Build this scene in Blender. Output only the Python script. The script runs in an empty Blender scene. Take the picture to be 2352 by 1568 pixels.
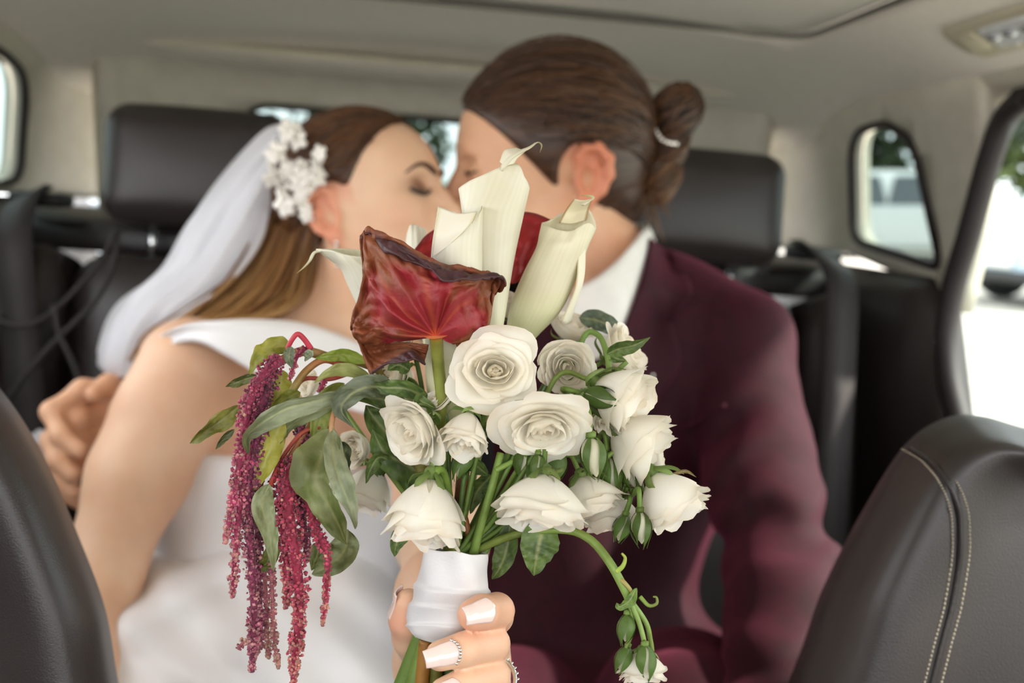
import bpy, bmesh, math, random
import numpy as np
from mathutils import Vector, Matrix
from mathutils.geometry import delaunay_2d_cdt

random.seed(7)
RNG = np.random.RandomState(11)
SC = bpy.context.scene
COL = SC.collection

# ------------------------------------------------------------------ camera
CAMZ = 1.22                                   # eye height above the street
FPX = 2287.0                                  # focal length in pixels of the 2352 wide frame
PITCH = math.atan(334 / FPX)
cam_d = bpy.data.cameras.new('camera')
cam = bpy.data.objects.new('camera', cam_d)
COL.objects.link(cam)
cam_d.sensor_width = 36.0
cam_d.lens = FPX / 2352 * 36.0
cam.location = (0, 0, CAMZ)
cam.rotation_euler = (math.pi / 2 - PITCH, 0, 0)
cam_d.clip_start = 0.02
cam_d.dof.use_dof = True
cam_d.dof.focus_distance = 0.462
cam_d.dof.aperture_fstop = 6.3
SC.camera = cam

# ------------------------------------------------------------------ sky, sun, exposure
w = bpy.data.worlds.new('sky')
SC.world = w
w.use_nodes = True
bg = w.node_tree.nodes['Background']
bg.inputs['Color'].default_value = (0.965, 0.98, 1.0, 1)
bg.inputs['Strength'].default_value = 1.7
sun_d = bpy.data.lights.new('sun_offscreen', 'SUN')
sun = bpy.data.objects.new('sun_offscreen', sun_d)
COL.objects.link(sun)
sun_d.energy = 4.2
sun_d.angle = math.radians(3)
sun_d.color = (1.0, 0.93, 0.82)
sun.rotation_euler = Vector((-0.80, 0.10, -0.55)).to_track_quat('-Z', 'Y').to_euler()
SC.view_settings.view_transform = 'Standard'
SC.view_settings.look = 'None'
SC.view_settings.exposure = 1.68
SC.view_settings.gamma = 1.0
SC.view_settings.use_curve_mapping = False
SC.cycles.use_denoising = True
SC.cycles.max_bounces = 10
SC.cycles.transparent_max_bounces = 16
SC.cycles.sample_clamp_indirect = 6.0

# ------------------------------------------------------------------ drafting helpers
C_R = np.array([1.0, 0, 0])
C_F = np.array([0, math.cos(PITCH), -math.sin(PITCH)])
C_U = np.array([0, math.sin(PITCH), math.cos(PITCH)])
C_O = np.array([0, 0, CAMZ])


def P(u, v, d):
    """world point seen at pixel (u, v) of the photograph, d metres deep"""
    return C_O + d * ((u - 1176) / FPX * C_R - (v - 784) / FPX * C_U + C_F)


YAW, ROLL = math.radians(6), math.radians(4.2)
_cx = np.array([math.cos(YAW), math.sin(YAW), 0])
_cy = np.array([-math.sin(YAW), math.cos(YAW), 0])
_cz = np.array([0, 0, 1.0])
CARM = np.stack([_cx * math.cos(ROLL) - _cz * math.sin(ROLL), _cy, _cz * math.cos(ROLL) + _cx * math.sin(ROLL)], 1)
CARO = np.array([0.062, 0, CAMZ])


def CW(p):
    """cabin coordinates (x right, y towards the tailgate, z above the camera) to world"""
    return np.asarray(p, float) @ CARM.T + CARO


def lin(c):
    if isinstance(c, str):
        c = [int(c[i:i + 2], 16) / 255 for i in (0, 2, 4)]
    return tuple(x / 12.92 if x <= 0.04045 else ((x + 0.055) / 1.055) ** 2.4 for x in c)


def unit(v):
    v = np.asarray(v, float)
    return v / (np.linalg.norm(v) + 1e-12)


# ------------------------------------------------------------------ materials
MATS = {}


def mat(name, color='808080', rough=0.6, color2=None, scale=20.0, detail=4.0, stretch=(1, 1, 1), bump=0.0, bscale=None,
        spec=0.5, sheen=0.0, sss=0.0, sss_col=None, trans=0.0, transl=0.0, attr=None, attr_mix=None, metal=0.0,
        coat=0.0, ramp=(0.35, 0.65), alpha=1.0, emit=0.0, coord='Object', sheen_tint=None):
    m = bpy.data.materials.new(name)
    MATS[name] = m
    m.use_nodes = True
    nt = m.node_tree
    b = nt.nodes['Principled BSDF']
    b.inputs['Roughness'].default_value = rough
    b.inputs['Specular IOR Level'].default_value = spec
    b.inputs['Metallic'].default_value = metal
    b.inputs['Coat Weight'].default_value = coat
    b.inputs['Sheen Weight'].default_value = sheen
    if sheen_tint:
        b.inputs['Sheen Tint'].default_value = (*lin(sheen_tint), 1)
    if alpha < 1:
        b.inputs['Alpha'].default_value = alpha
    if trans:
        b.inputs['Transmission Weight'].default_value = trans
    if sss:
        b.inputs['Subsurface Weight'].default_value = sss
        b.inputs['Subsurface Radius'].default_value = sss_col or (1.0, 0.35, 0.2)
        b.inputs['Subsurface Scale'].default_value = 0.006
    base = None
    tc = nt.nodes.new('ShaderNodeTexCoord')
    mp = nt.nodes.new('ShaderNodeMapping')
    mp.inputs['Scale'].default_value = stretch
    nt.links.new(tc.outputs[coord], mp.inputs['Vector'])
    if attr:
        at = nt.nodes.new('ShaderNodeAttribute')
        at.attribute_name = attr
        base = at.outputs['Color']
    rgb = (*lin(color), 1)
    if color2:
        nz = nt.nodes.new('ShaderNodeTexNoise')
        nz.inputs['Scale'].default_value = scale
        nz.inputs['Detail'].default_value = detail
        nt.links.new(mp.outputs['Vector'], nz.inputs['Vector'])
        rp = nt.nodes.new('ShaderNodeValToRGB')
        rp.color_ramp.elements[0].position, rp.color_ramp.elements[1].position = ramp
        rp.color_ramp.elements[0].color = rgb
        rp.color_ramp.elements[1].color = (*lin(color2), 1)
        nt.links.new(nz.outputs['Fac'], rp.inputs['Fac'])
        if base is None:
            base = rp.outputs['Color']
        else:
            mx = nt.nodes.new('ShaderNodeMix')
            mx.data_type = 'RGBA'
            mx.blend_type = 'MULTIPLY'
            mx.inputs['Factor'].default_value = 1.0
            nt.links.new(base, mx.inputs['A'])
            nt.links.new(rp.outputs['Color'], mx.inputs['B'])
            base = mx.outputs['Result']
    if base is None:
        b.inputs['Base Color'].default_value = rgb
    else:
        nt.links.new(base, b.inputs['Base Color'])
    if emit:
        b.inputs['Emission Color'].default_value = rgb
        b.inputs['Emission Strength'].default_value = emit
    if bump:
        n2 = nt.nodes.new('ShaderNodeTexNoise')
        n2.inputs['Scale'].default_value = bscale or scale
        n2.inputs['Detail'].default_value = detail
        nt.links.new(mp.outputs['Vector'], n2.inputs['Vector'])
        bp = nt.nodes.new('ShaderNodeBump')
        bp.inputs['Strength'].default_value = bump
        bp.inputs['Distance'].default_value = 0.002
        nt.links.new(n2.outputs['Fac'], bp.inputs['Height'])
        nt.links.new(bp.outputs['Normal'], b.inputs['Normal'])
    if transl:
        tr = nt.nodes.new('ShaderNodeBsdfTranslucent')
        if base is None:
            tr.inputs['Color'].default_value = rgb
        else:
            nt.links.new(base, tr.inputs['Color'])
        ms = nt.nodes.new('ShaderNodeMixShader')
        ms.inputs['Fac'].default_value = transl
        nt.links.new(b.outputs[0], ms.inputs[1])
        nt.links.new(tr.outputs[0], ms.inputs[2])
        nt.links.new(ms.outputs[0], nt.nodes['Material Output'].inputs['Surface'])
    return m


def glass_mat(name, tint='e8f2f0', dirt=0.06):
    m = bpy.data.materials.new(name)
    m.use_nodes = True
    nt = m.node_tree
    nt.nodes.clear()
    out = nt.nodes.new('ShaderNodeOutputMaterial')
    t = nt.nodes.new('ShaderNodeBsdfTransparent')
    t.inputs['Color'].default_value = (*lin(tint), 1)
    g = nt.nodes.new('ShaderNodeBsdfGlossy')
    g.inputs['Roughness'].default_value = 0.03
    mx = nt.nodes.new('ShaderNodeMixShader')
    mx.inputs[0].default_value = dirt
    nt.links.new(t.outputs[0], mx.inputs[1])
    nt.links.new(g.outputs[0], mx.inputs[2])
    nt.links.new(mx.outputs[0], out.inputs['Surface'])
    return m


# ------------------------------------------------------------------ object helpers
def link_mesh(name, me, material, parent=None, smooth=True, kind=None):
    if material is not None:
        me.materials.append(material)
    if smooth:
        me.polygons.foreach_set('use_smooth', [True] * len(me.polygons))
    o = bpy.data.objects.new(name, me)
    COL.objects.link(o)
    if parent is not None:
        o.parent = parent
        o.matrix_parent_inverse = WORLD_INV.get(parent.name, Matrix.Identity(4))
    if kind:
        o['kind'] = kind
    return o


WORLD_INV = {}


def mk(name, V, F, material, parent=None, smooth=True, kind=None, colors=None, attrs=None):
    me = bpy.data.meshes.new(name)
    V = np.asarray(V, float)
    me.from_pydata(V.tolist(), [], F.tolist() if isinstance(F, np.ndarray) else F)
    if colors is not None:
        ca = me.color_attributes.new('tint', 'FLOAT_COLOR', 'POINT')
        c = np.ones((len(V), 4))
        c[:, :3] = colors
        ca.data.foreach_set('color', c.ravel())
    for k, v in (attrs or {}).items():
        at = me.attributes.new(k, 'FLOAT_VECTOR', 'POINT')
        at.data.foreach_set('vector', np.asarray(v, float).ravel())
    me.update()
    return link_mesh(name, me, material, parent, smooth, kind)


def thing(name, label, cat, loc=(0, 0, 0), group=None):
    """an Empty at the base of a thing; its parts are built in world space and parented to it"""
    o = bpy.data.objects.new(name, None)
    COL.objects.link(o)
    o.location = Vector([float(x) for x in loc])
    o.empty_display_size = 0.05
    WORLD_INV[o.name] = Matrix.Translation(Vector([float(x) for x in loc])).inverted()
    tag(o, label, cat, group)
    return o


def tag(o, label, cat=None, group=None):
    o['label'] = label
    if cat:
        o['category'] = cat
    if group:
        o['group'] = group
    return o


def struct(o):
    o['kind'] = 'structure'
    return o


# ------------------------------------------------------------------ surface helpers
def catmull(pts, n, closed=False):
    pts = np.asarray(pts, float)
    m = len(pts)
    if m == 1:
        return np.repeat(pts, n, 0)
    if closed:
        t = np.linspace(0, m, n, endpoint=False)
        i = np.floor(t).astype(int)
        f = t - i
        g = lambda k: pts[(i + k) % m]
    else:
        t = np.linspace(0, m - 1, n)
        i = np.minimum(np.floor(t).astype(int), m - 2)
        f = t - i
        ext = np.concatenate([[2 * pts[0] - pts[1]], pts, [2 * pts[-1] - pts[-2]]])
        g = lambda k: ext[i + k + 1]
    f = f.reshape((-1,) + (1,) * (pts.ndim - 1))
    a, b, c, d = g(-1), g(0), g(1), g(2)
    return 0.5 * (2 * b + (c - a) * f + (2 * a - 5 * b + 4 * c - d) * f ** 2 + (3 * b - a - 3 * c + d) * f ** 3)


def patch(grid, nu, nv, closed_u=False):
    """grid[i][j] control points -> (nu*nv) vertices and quads; i is u, j is v"""
    g = np.asarray(grid, float)
    g = catmull(g, nu, closed_u)
    g = np.swapaxes(catmull(np.swapaxes(g, 0, 1), nv), 0, 1)
    return g, grid_faces(nu, nv, closed_u)


def grid_faces(nu, nv, closed_u=False):
    i = np.arange(nu if closed_u else nu - 1)
    j = np.arange(nv - 1)
    I, J = np.meshgrid(i, j, indexing='ij')
    I2 = (I + 1) % nu
    return np.stack([I * nv + J, I2 * nv + J, I2 * nv + J + 1, I * nv + J + 1], -1).reshape(-1, 4)


def frames(path):
    path = np.asarray(path, float)
    T = np.gradient(path, axis=0)
    T /= np.linalg.norm(T, axis=1)[:, None] + 1e-12
    a = np.array([0, 0, 1.0]) if abs(T[0][2]) < 0.9 else np.array([1.0, 0, 0])
    n = unit(np.cross(T[0], a))
    N = [n]
    for i in range(1, len(path)):
        n = unit(n - T[i] * np.dot(n, T[i]))
        N.append(n)
    N = np.array(N)
    return T, N, np.cross(T, N)


def tube(path, r, sides=8, flat=1.0, cap=True):
    """path Nx3, r scalar or N radii -> V, F"""
    path = np.asarray(path, float)
    n = len(path)
    r = np.broadcast_to(np.asarray(r, float), (n,))
    T, N, B = frames(path)
    a = np.linspace(0, 2 * math.pi, sides, endpoint=False)
    V = path[:, None] + r[:, None, None] * (np.cos(a)[None, :, None] * N[:, None] + flat * np.sin(a)[None, :, None] * B[:, None])
    V = V.reshape(-1, 3)
    F = []
    for i in range(n - 1):
        for s in range(sides):
            s2 = (s + 1) % sides
            F.append([i * sides + s, i * sides + s2, (i + 1) * sides + s2, (i + 1) * sides + s])
    if cap:
        F.append(list(range(sides))[::-1])
        F.append([(n - 1) * sides + s for s in range(sides)])
    return V, F


class MB:
    """collects vertices and faces of ONE part"""

    def __init__(s):
        s.V, s.F, s.C, s.n = [], [], [], 0

    def add(s, V, F, col=None):
        V = np.asarray(V, float).reshape(-1, 3)
        s.V.append(V)
        s.F += [[int(k) + s.n for k in f] for f in F]
        s.C.append(np.broadcast_to(np.asarray(col if col is not None else (1, 1, 1), float), (len(V), 3)))
        s.n += len(V)
        return s

    def build(s, name, material, parent=None, smooth=True, kind=None, colors=False, xf=None):
        V = np.concatenate(s.V)
        if xf is not None:
            V = xf(V)
        return mk(name, V, s.F, material, parent, smooth, kind, np.concatenate(s.C) if colors else None)


def rbox(c, size, r=0.01, seg=3, rot=None):
    """rounded box -> V, F"""
    bm = bmesh.new()
    bmesh.ops.create_cube(bm, size=1.0)
    for v in bm.verts:
        v.co = Vector((v.co.x * size[0], v.co.y * size[1], v.co.z * size[2]))
    bmesh.ops.bevel(bm, geom=bm.edges[:], offset=r, segments=seg, profile=0.5, affect='EDGES')
    V = np.array([v.co[:] for v in bm.verts])
    F = [[v.index for v in f.verts] for f in bm.faces]
    bm.verts.index_update()
    F = [[v.index for v in f.verts] for f in bm.faces]
    bm.free()
    if rot is not None:
        V = V @ np.asarray(rot).T
    return V + np.asarray(c, float), F


def ico(sub=1):
    bm = bmesh.new()
    bmesh.ops.create_icosphere(bm, subdivisions=sub, radius=1.0)
    bm.verts.index_update()
    V = np.array([v.co[:] for v in bm.verts])
    F = [[v.index for v in f.verts] for f in bm.faces]
    bm.free()
    return V, F


def fbm(p, seed=0, octaves=3):
    """cheap smooth pseudo noise from summed sines, p Nx3 in noise units, about -1..1"""
    rs = np.random.RandomState(seed)
    out = np.zeros(len(p))
    amp = 1.0
    fr = 1.0
    for o in range(octaves):
        for k in range(4):
            d = rs.normal(size=3)
            out += amp * 0.4 * np.sin(p @ d * fr * 2.2 + rs.uniform(0, 6.28))
        amp *= 0.5
        fr *= 2.0
    return out


def rounded_poly(pts, r, n=6):
    """2D polygon with rounded corners"""
    pts = [np.array(p, float) for p in pts]
    out = []
    m = len(pts)
    for i in range(m):
        a, b, c = pts[i - 1], pts[i], pts[(i + 1) % m]
        rr = r[i] if isinstance(r, (list, tuple)) else r
        d1, d2 = unit(a - b), unit(c - b)
        rr = min(rr, 0.45 * np.linalg.norm(a - b), 0.45 * np.linalg.norm(c - b))
        p0, p2 = b + d1 * rr, b + d2 * rr
        for k in range(n + 1):
            t = k / n
            out.append((1 - t) ** 2 * p0 + 2 * t * (1 - t) * b + t ** 2 * p2)
    return out


def sheet(outer, holes, step, fn):
    """flat outline with holes, filled with triangles on a grid and lifted by fn((N,2)) -> (N,3)"""
    loops = [outer] + list(holes)
    pts, edges = [], []
    for lp in loops:
        b = len(pts)
        pts += [Vector((float(p[0]), float(p[1]))) for p in lp]
        edges += [(b + i, b + (i + 1) % len(lp)) for i in range(len(lp))]
    o = np.array([[p[0], p[1]] for p in outer])
    lo, hi = o.min(0), o.max(0)
    for x in np.arange(lo[0] + step / 2, hi[0], step):
        for y in np.arange(lo[1] + step / 2, hi[1], step):
            pts.append(Vector((x, y)))
    v, e, f, *_ = delaunay_2d_cdt(pts, edges, [], 0, 1e-6)
    V2 = np.array([[q.x, q.y] for q in v])

    def inside(lp, q):
        c = False
        n = len(lp)
        j = n - 1
        for i in range(n):
            if (lp[i][1] > q[1]) != (lp[j][1] > q[1]) and q[0] < (lp[j][0] - lp[i][0]) * (q[1] - lp[i][1]) / (lp[j][1] - lp[i][1]) + lp[i][0]:
                c = not c
            j = i
        return c
    F = []
    for t in f:
        q = V2[list(t)].mean(0)
        if inside(outer, q) and not any(inside(h, q) for h in holes):
            F.append(list(t))
    return fn(V2), F


def solid(o, t, offset=-1.0):
    m = o.modifiers.new('thickness', 'SOLIDIFY')
    m.thickness = t
    m.offset = offset
    return o


# ------------------------------------------------------------------ signed distance bodies
class Body:
    """smooth union of round cones and ellipsoids, meshed as one continuous surface"""

    def __init__(s):
        s.p = []

    def cap(s, a, b, ra, rb=None, k=0.02, sub=False):
        a, b = np.asarray(a, float), np.asarray(b, float)
        rb = ra if rb is None else rb
        s.p.append(('cap', a, b, ra, rb, k, sub, np.minimum(a - ra, b - rb), np.maximum(a + ra, b + rb)))
        return s

    def chain(s, pts, rs, k=0.02):
        for i in range(len(pts) - 1):
            s.cap(pts[i], pts[i + 1], rs[i], rs[i + 1], k)
        return s

    def ell(s, c, r, rot=None, k=0.02, sub=False):
        c, r = np.asarray(c, float), np.asarray(r, float)
        rot = np.eye(3) if rot is None else np.asarray(rot, float)
        R = r.max()
        s.p.append(('ell', c, r, rot, None, k, sub, c - R, c + R))
        return s

    def half(s, pt, n, k=0.005):
        """cut away everything on the side n points to"""
        s.p.append(('half', np.asarray(pt, float), unit(n), None, None, k, True, None, None))
        return s

    def eval(s, q):
        d = np.full(len(q), 0.5)
        for t in s.p:
            k, sub = t[5], t[6]
            if t[7] is not None:
                mg = 0.03 + k
                m = np.all((q > t[7] - mg) & (q < t[8] + mg), 1)
                if not m.any():
                    continue
            else:
                m = slice(None)
            x = q[m]
            if t[0] == 'cap':
                ab = t[2] - t[1]
                h = np.clip((x - t[1]) @ ab / (ab @ ab + 1e-12), 0, 1)
                e = np.linalg.norm(x - t[1] - h[:, None] * ab, axis=1) - (t[3] + (t[4] - t[3]) * h)
            elif t[0] == 'ell':
                y = (x - t[1]) @ t[3]
                k0 = np.linalg.norm(y / t[2], axis=1)
                k1 = np.linalg.norm(y / t[2] ** 2, axis=1) + 1e-9
                e = k0 * (k0 - 1) / k1
            else:
                e = -((x - t[1]) @ t[2])
            c = d[m]
            if sub:
                e = -e
                h = np.maximum(k - np.abs(c - e), 0) / max(k, 1e-9)
                c = np.maximum(c, e) + h * h * k * 0.25
            else:
                h = np.maximum(k - np.abs(c - e), 0) / max(k, 1e-9)
                c = np.minimum(c, e) - h * h * k * 0.25
            d[m] = c
        return d

    def mesh(s, res, disp=None, smooth=1, lo=None, hi=None, grow=0.0):
        bl = [t for t in s.p if t[7] is not None and not t[6]]
        lo = np.min([t[7] for t in bl], 0) - 3 * res - grow if lo is None else np.asarray(lo, float)
        hi = np.max([t[8] for t in bl], 0) + 3 * res + grow if hi is None else np.asarray(hi, float)
        Bk = 4
        nc = np.ceil((hi - lo) / (res * Bk)).astype(int)
        ii = np.stack(np.meshgrid(*[np.arange(n) for n in nc], indexing='ij'), -1)
        pc = lo + (ii.reshape(-1, 3) + 0.5) * res * Bk

        def f(q):
            d = s.eval(q) - grow
            if disp is not None:
                near = np.abs(d) < 0.03
                if near.any():
                    d[near] += disp(q[near])
            return d
        dc = f(pc).reshape(nc)
        act = np.abs(dc) < res * Bk * 1.6
        full = dc.repeat(Bk, 0).repeat(Bk, 1).repeat(Bk, 2).astype(np.float32)
        mk_ = act.repeat(Bk, 0).repeat(Bk, 1).repeat(Bk, 2)
        idx = np.argwhere(mk_)
        full[mk_] = f(lo + (idx + 0.0) * res)
        return surface_nets(full, lo, res, smooth)


def surface_nets(f, lo, res, smooth=1):
    s = f < 0
    n = np.array(f.shape)
    c = [s[dx:n[0] - 1 + dx, dy:n[1] - 1 + dy, dz:n[2] - 1 + dz] for dx in (0, 1) for dy in (0, 1) for dz in (0, 1)]
    cnt = sum(x.astype(np.int8) for x in c)
    active = (cnt > 0) & (cnt < 8)
    cells = np.argwhere(active)
    ids = np.full(active.shape, -1, np.int64)
    ids[active] = np.arange(len(cells))
    acc = np.zeros((len(cells), 3))
    num = np.zeros(len(cells))
    cor = [np.array((dx, dy, dz)) for dx in (0, 1) for dy in (0, 1) for dz in (0, 1)]
    val = [f[tuple((cells + k).T)] for k in cor]
    for a in range(8):
        for b in range(a + 1, 8):
            if np.abs(cor[a] - cor[b]).sum() != 1:
                continue
            va, vb = val[a], val[b]
            m = (va < 0) != (vb < 0)
            t = np.where(m, va / np.where(m, va - vb, 1), 0)
            acc += np.where(m[:, None], cor[a] + t[:, None] * (cor[b] - cor[a]), 0)
            num += m
    V = lo + (cells + acc / num[:, None]) * res
    F = []
    for ax in range(3):
        a1, a2 = (ax + 1) % 3, (ax + 2) % 3
        sl0 = [slice(None)] * 3
        sl1 = [slice(None)] * 3
        sl0[ax] = slice(0, n[ax] - 1)
        sl1[ax] = slice(1, n[ax])
        ch = s[tuple(sl0)] != s[tuple(sl1)]
        e = np.argwhere(ch)
        e = e[(e[:, a1] > 0) & (e[:, a2] > 0) & (e[:, a1] < n[a1] - 1) & (e[:, a2] < n[a2] - 1)]
        if not len(e):
            continue
        d1, d2 = np.zeros(3, int), np.zeros(3, int)
        d1[a1], d2[a2] = 1, 1
        q = np.stack([ids[tuple((e - d1 - d2).T)], ids[tuple((e - d2).T)], ids[tuple(e.T)], ids[tuple((e - d1).T)]], 1)
        flip = ~s[tuple(e.T)]
        q[flip] = q[flip][:, ::-1]
        F.append(q[(q >= 0).all(1)])
    F = np.concatenate(F)
    for _ in range(smooth):
        sm = np.zeros_like(V)
        nb = np.zeros(len(V))
        for k in range(4):
            np.add.at(sm, F[:, k], V[F[:, (k + 1) % 4]])
            np.add.at(nb, F[:, k], 1)
            np.add.at(sm, F[:, k], V[F[:, (k + 3) % 4]])
            np.add.at(nb, F[:, k], 1)
        V = 0.5 * V + 0.5 * sm / np.maximum(nb, 1)[:, None]
    return V, F


def basis(fwd, up):
    """columns: forward, left, up"""
    f = unit(fwd)
    u = unit(np.asarray(up, float) - f * np.dot(f, up))
    return np.stack([f, np.cross(u, f), u], 1)

# ================================================================== street outside
M_asphalt = mat('asphalt', 'b9b4aa', 0.9, 'a39e95', 3.0, 6, bump=0.2, bscale=60)
gv, gf = [(-70, -30, 0), (70, -30, 0), (70, 75, 0), (-70, 75, 0)], [[0, 1, 2, 3]]
struct(mk('ground', gv, gf, M_asphalt, smooth=False))
M_leafa = mat('tree_leaves', '3f4c26', 0.8, '66733f', 1.2, 5, transl=0.3)
M_leafb = mat('tree_leaves_dark', '2c3d26', 0.8, '4c5f3c', 1.2, 5, transl=0.3)
M_bark = mat('bark', '6b5a48', 0.9, '4c3f33', 8, bump=0.5)
M_tyre = mat('tyre', '1c1c1e', 0.8)
M_rim = mat('wheel_rim', 'c9cbcd', 0.25, metal=0.9)
M_carglass = mat('car_glass', '3a444a', 0.06, spec=0.8, coat=0.6)
M_chrome = mat('chrome', 'dddddd', 0.12, metal=1.0)
M_redlamp = mat('tail_lamp', 'b3241c', 0.2, coat=0.6)
M_lampglass = mat('head_lamp', 'e8ecee', 0.1, coat=0.8)
M_plate = mat('plate_white', 'e6e6e2', 0.5)
M_blackplastic = mat('black_plastic', '202022', 0.55)


def blob_crown(center, size, seed, n=2600):
    """a crown of leaf cards clustered in clumps"""
    rs = np.random.RandomState(seed)
    mb = MB()
    cl = rs.normal(size=(26, 3)) * 0.42
    for k in range(n):
        c = cl[rs.randint(26)] + rs.normal(size=3) * 0.17
        p = np.asarray(center) + c * np.asarray(size)
        a, b = unit(rs.normal(size=3)), unit(rs.normal(size=3))
        s = rs.uniform(0.16, 0.34)
        b = unit(b - a * np.dot(a, b))
        mb.add([p - a * s, p + b * s * 0.5, p + a * s, p - b * s * 0.5], [[0, 1, 2, 3]])
    return mb


def tree(x, y, h, label, seed, m):
    t = thing('street_tree', label, 'tree', (x, y, 0), 'trees beyond the parked cars')
    rs = np.random.RandomState(seed)
    path = catmull([(x, y, 0), (x + .1, y, h * .25), (x - .1, y + .1, h * .5), (x + .1, y, h * .75)], 10)
    mb = MB().add(*tube(path, np.linspace(.22, .08, 10), 8))
    for k in range(5):
        a = rs.uniform(0, 6.28)
        s = path[5 + k % 4]
        mb.add(*tube(catmull([s, s + np.array([math.cos(a) * .7, math.sin(a) * .7, .5]), s + np.array([math.cos(a) * 1.4, math.sin(a) * 1.4, 1.2])], 6), np.linspace(.07, .03, 6), 6))
    mb.build('trunk', M_bark, t)
    blob_crown((x, y, h * 0.47), (2.7, 2.7, h * 0.40), seed).build('crown', m, t)


for x, y, h, lab, sd, m in [
        (-9.5, 27, 7.5, 'broad olive green street tree seen through the small left side window', 1, M_leafa),
        (-4.5, 33, 8.0, 'dark green street tree left of centre behind the rear window', 2, M_leafb),
        (1.8, 30, 7.0, 'olive green street tree behind the white hatchback in the rear window', 3, M_leafa),
        (9.0, 27, 7.5, 'dark green street tree behind the white van in the right rear side window', 4, M_leafb),
        (13.5, 24, 7.0, 'pale green street tree beyond the open right door window', 5, M_leafa)]:
    tree(x, y, h, lab, sd, m)


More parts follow.
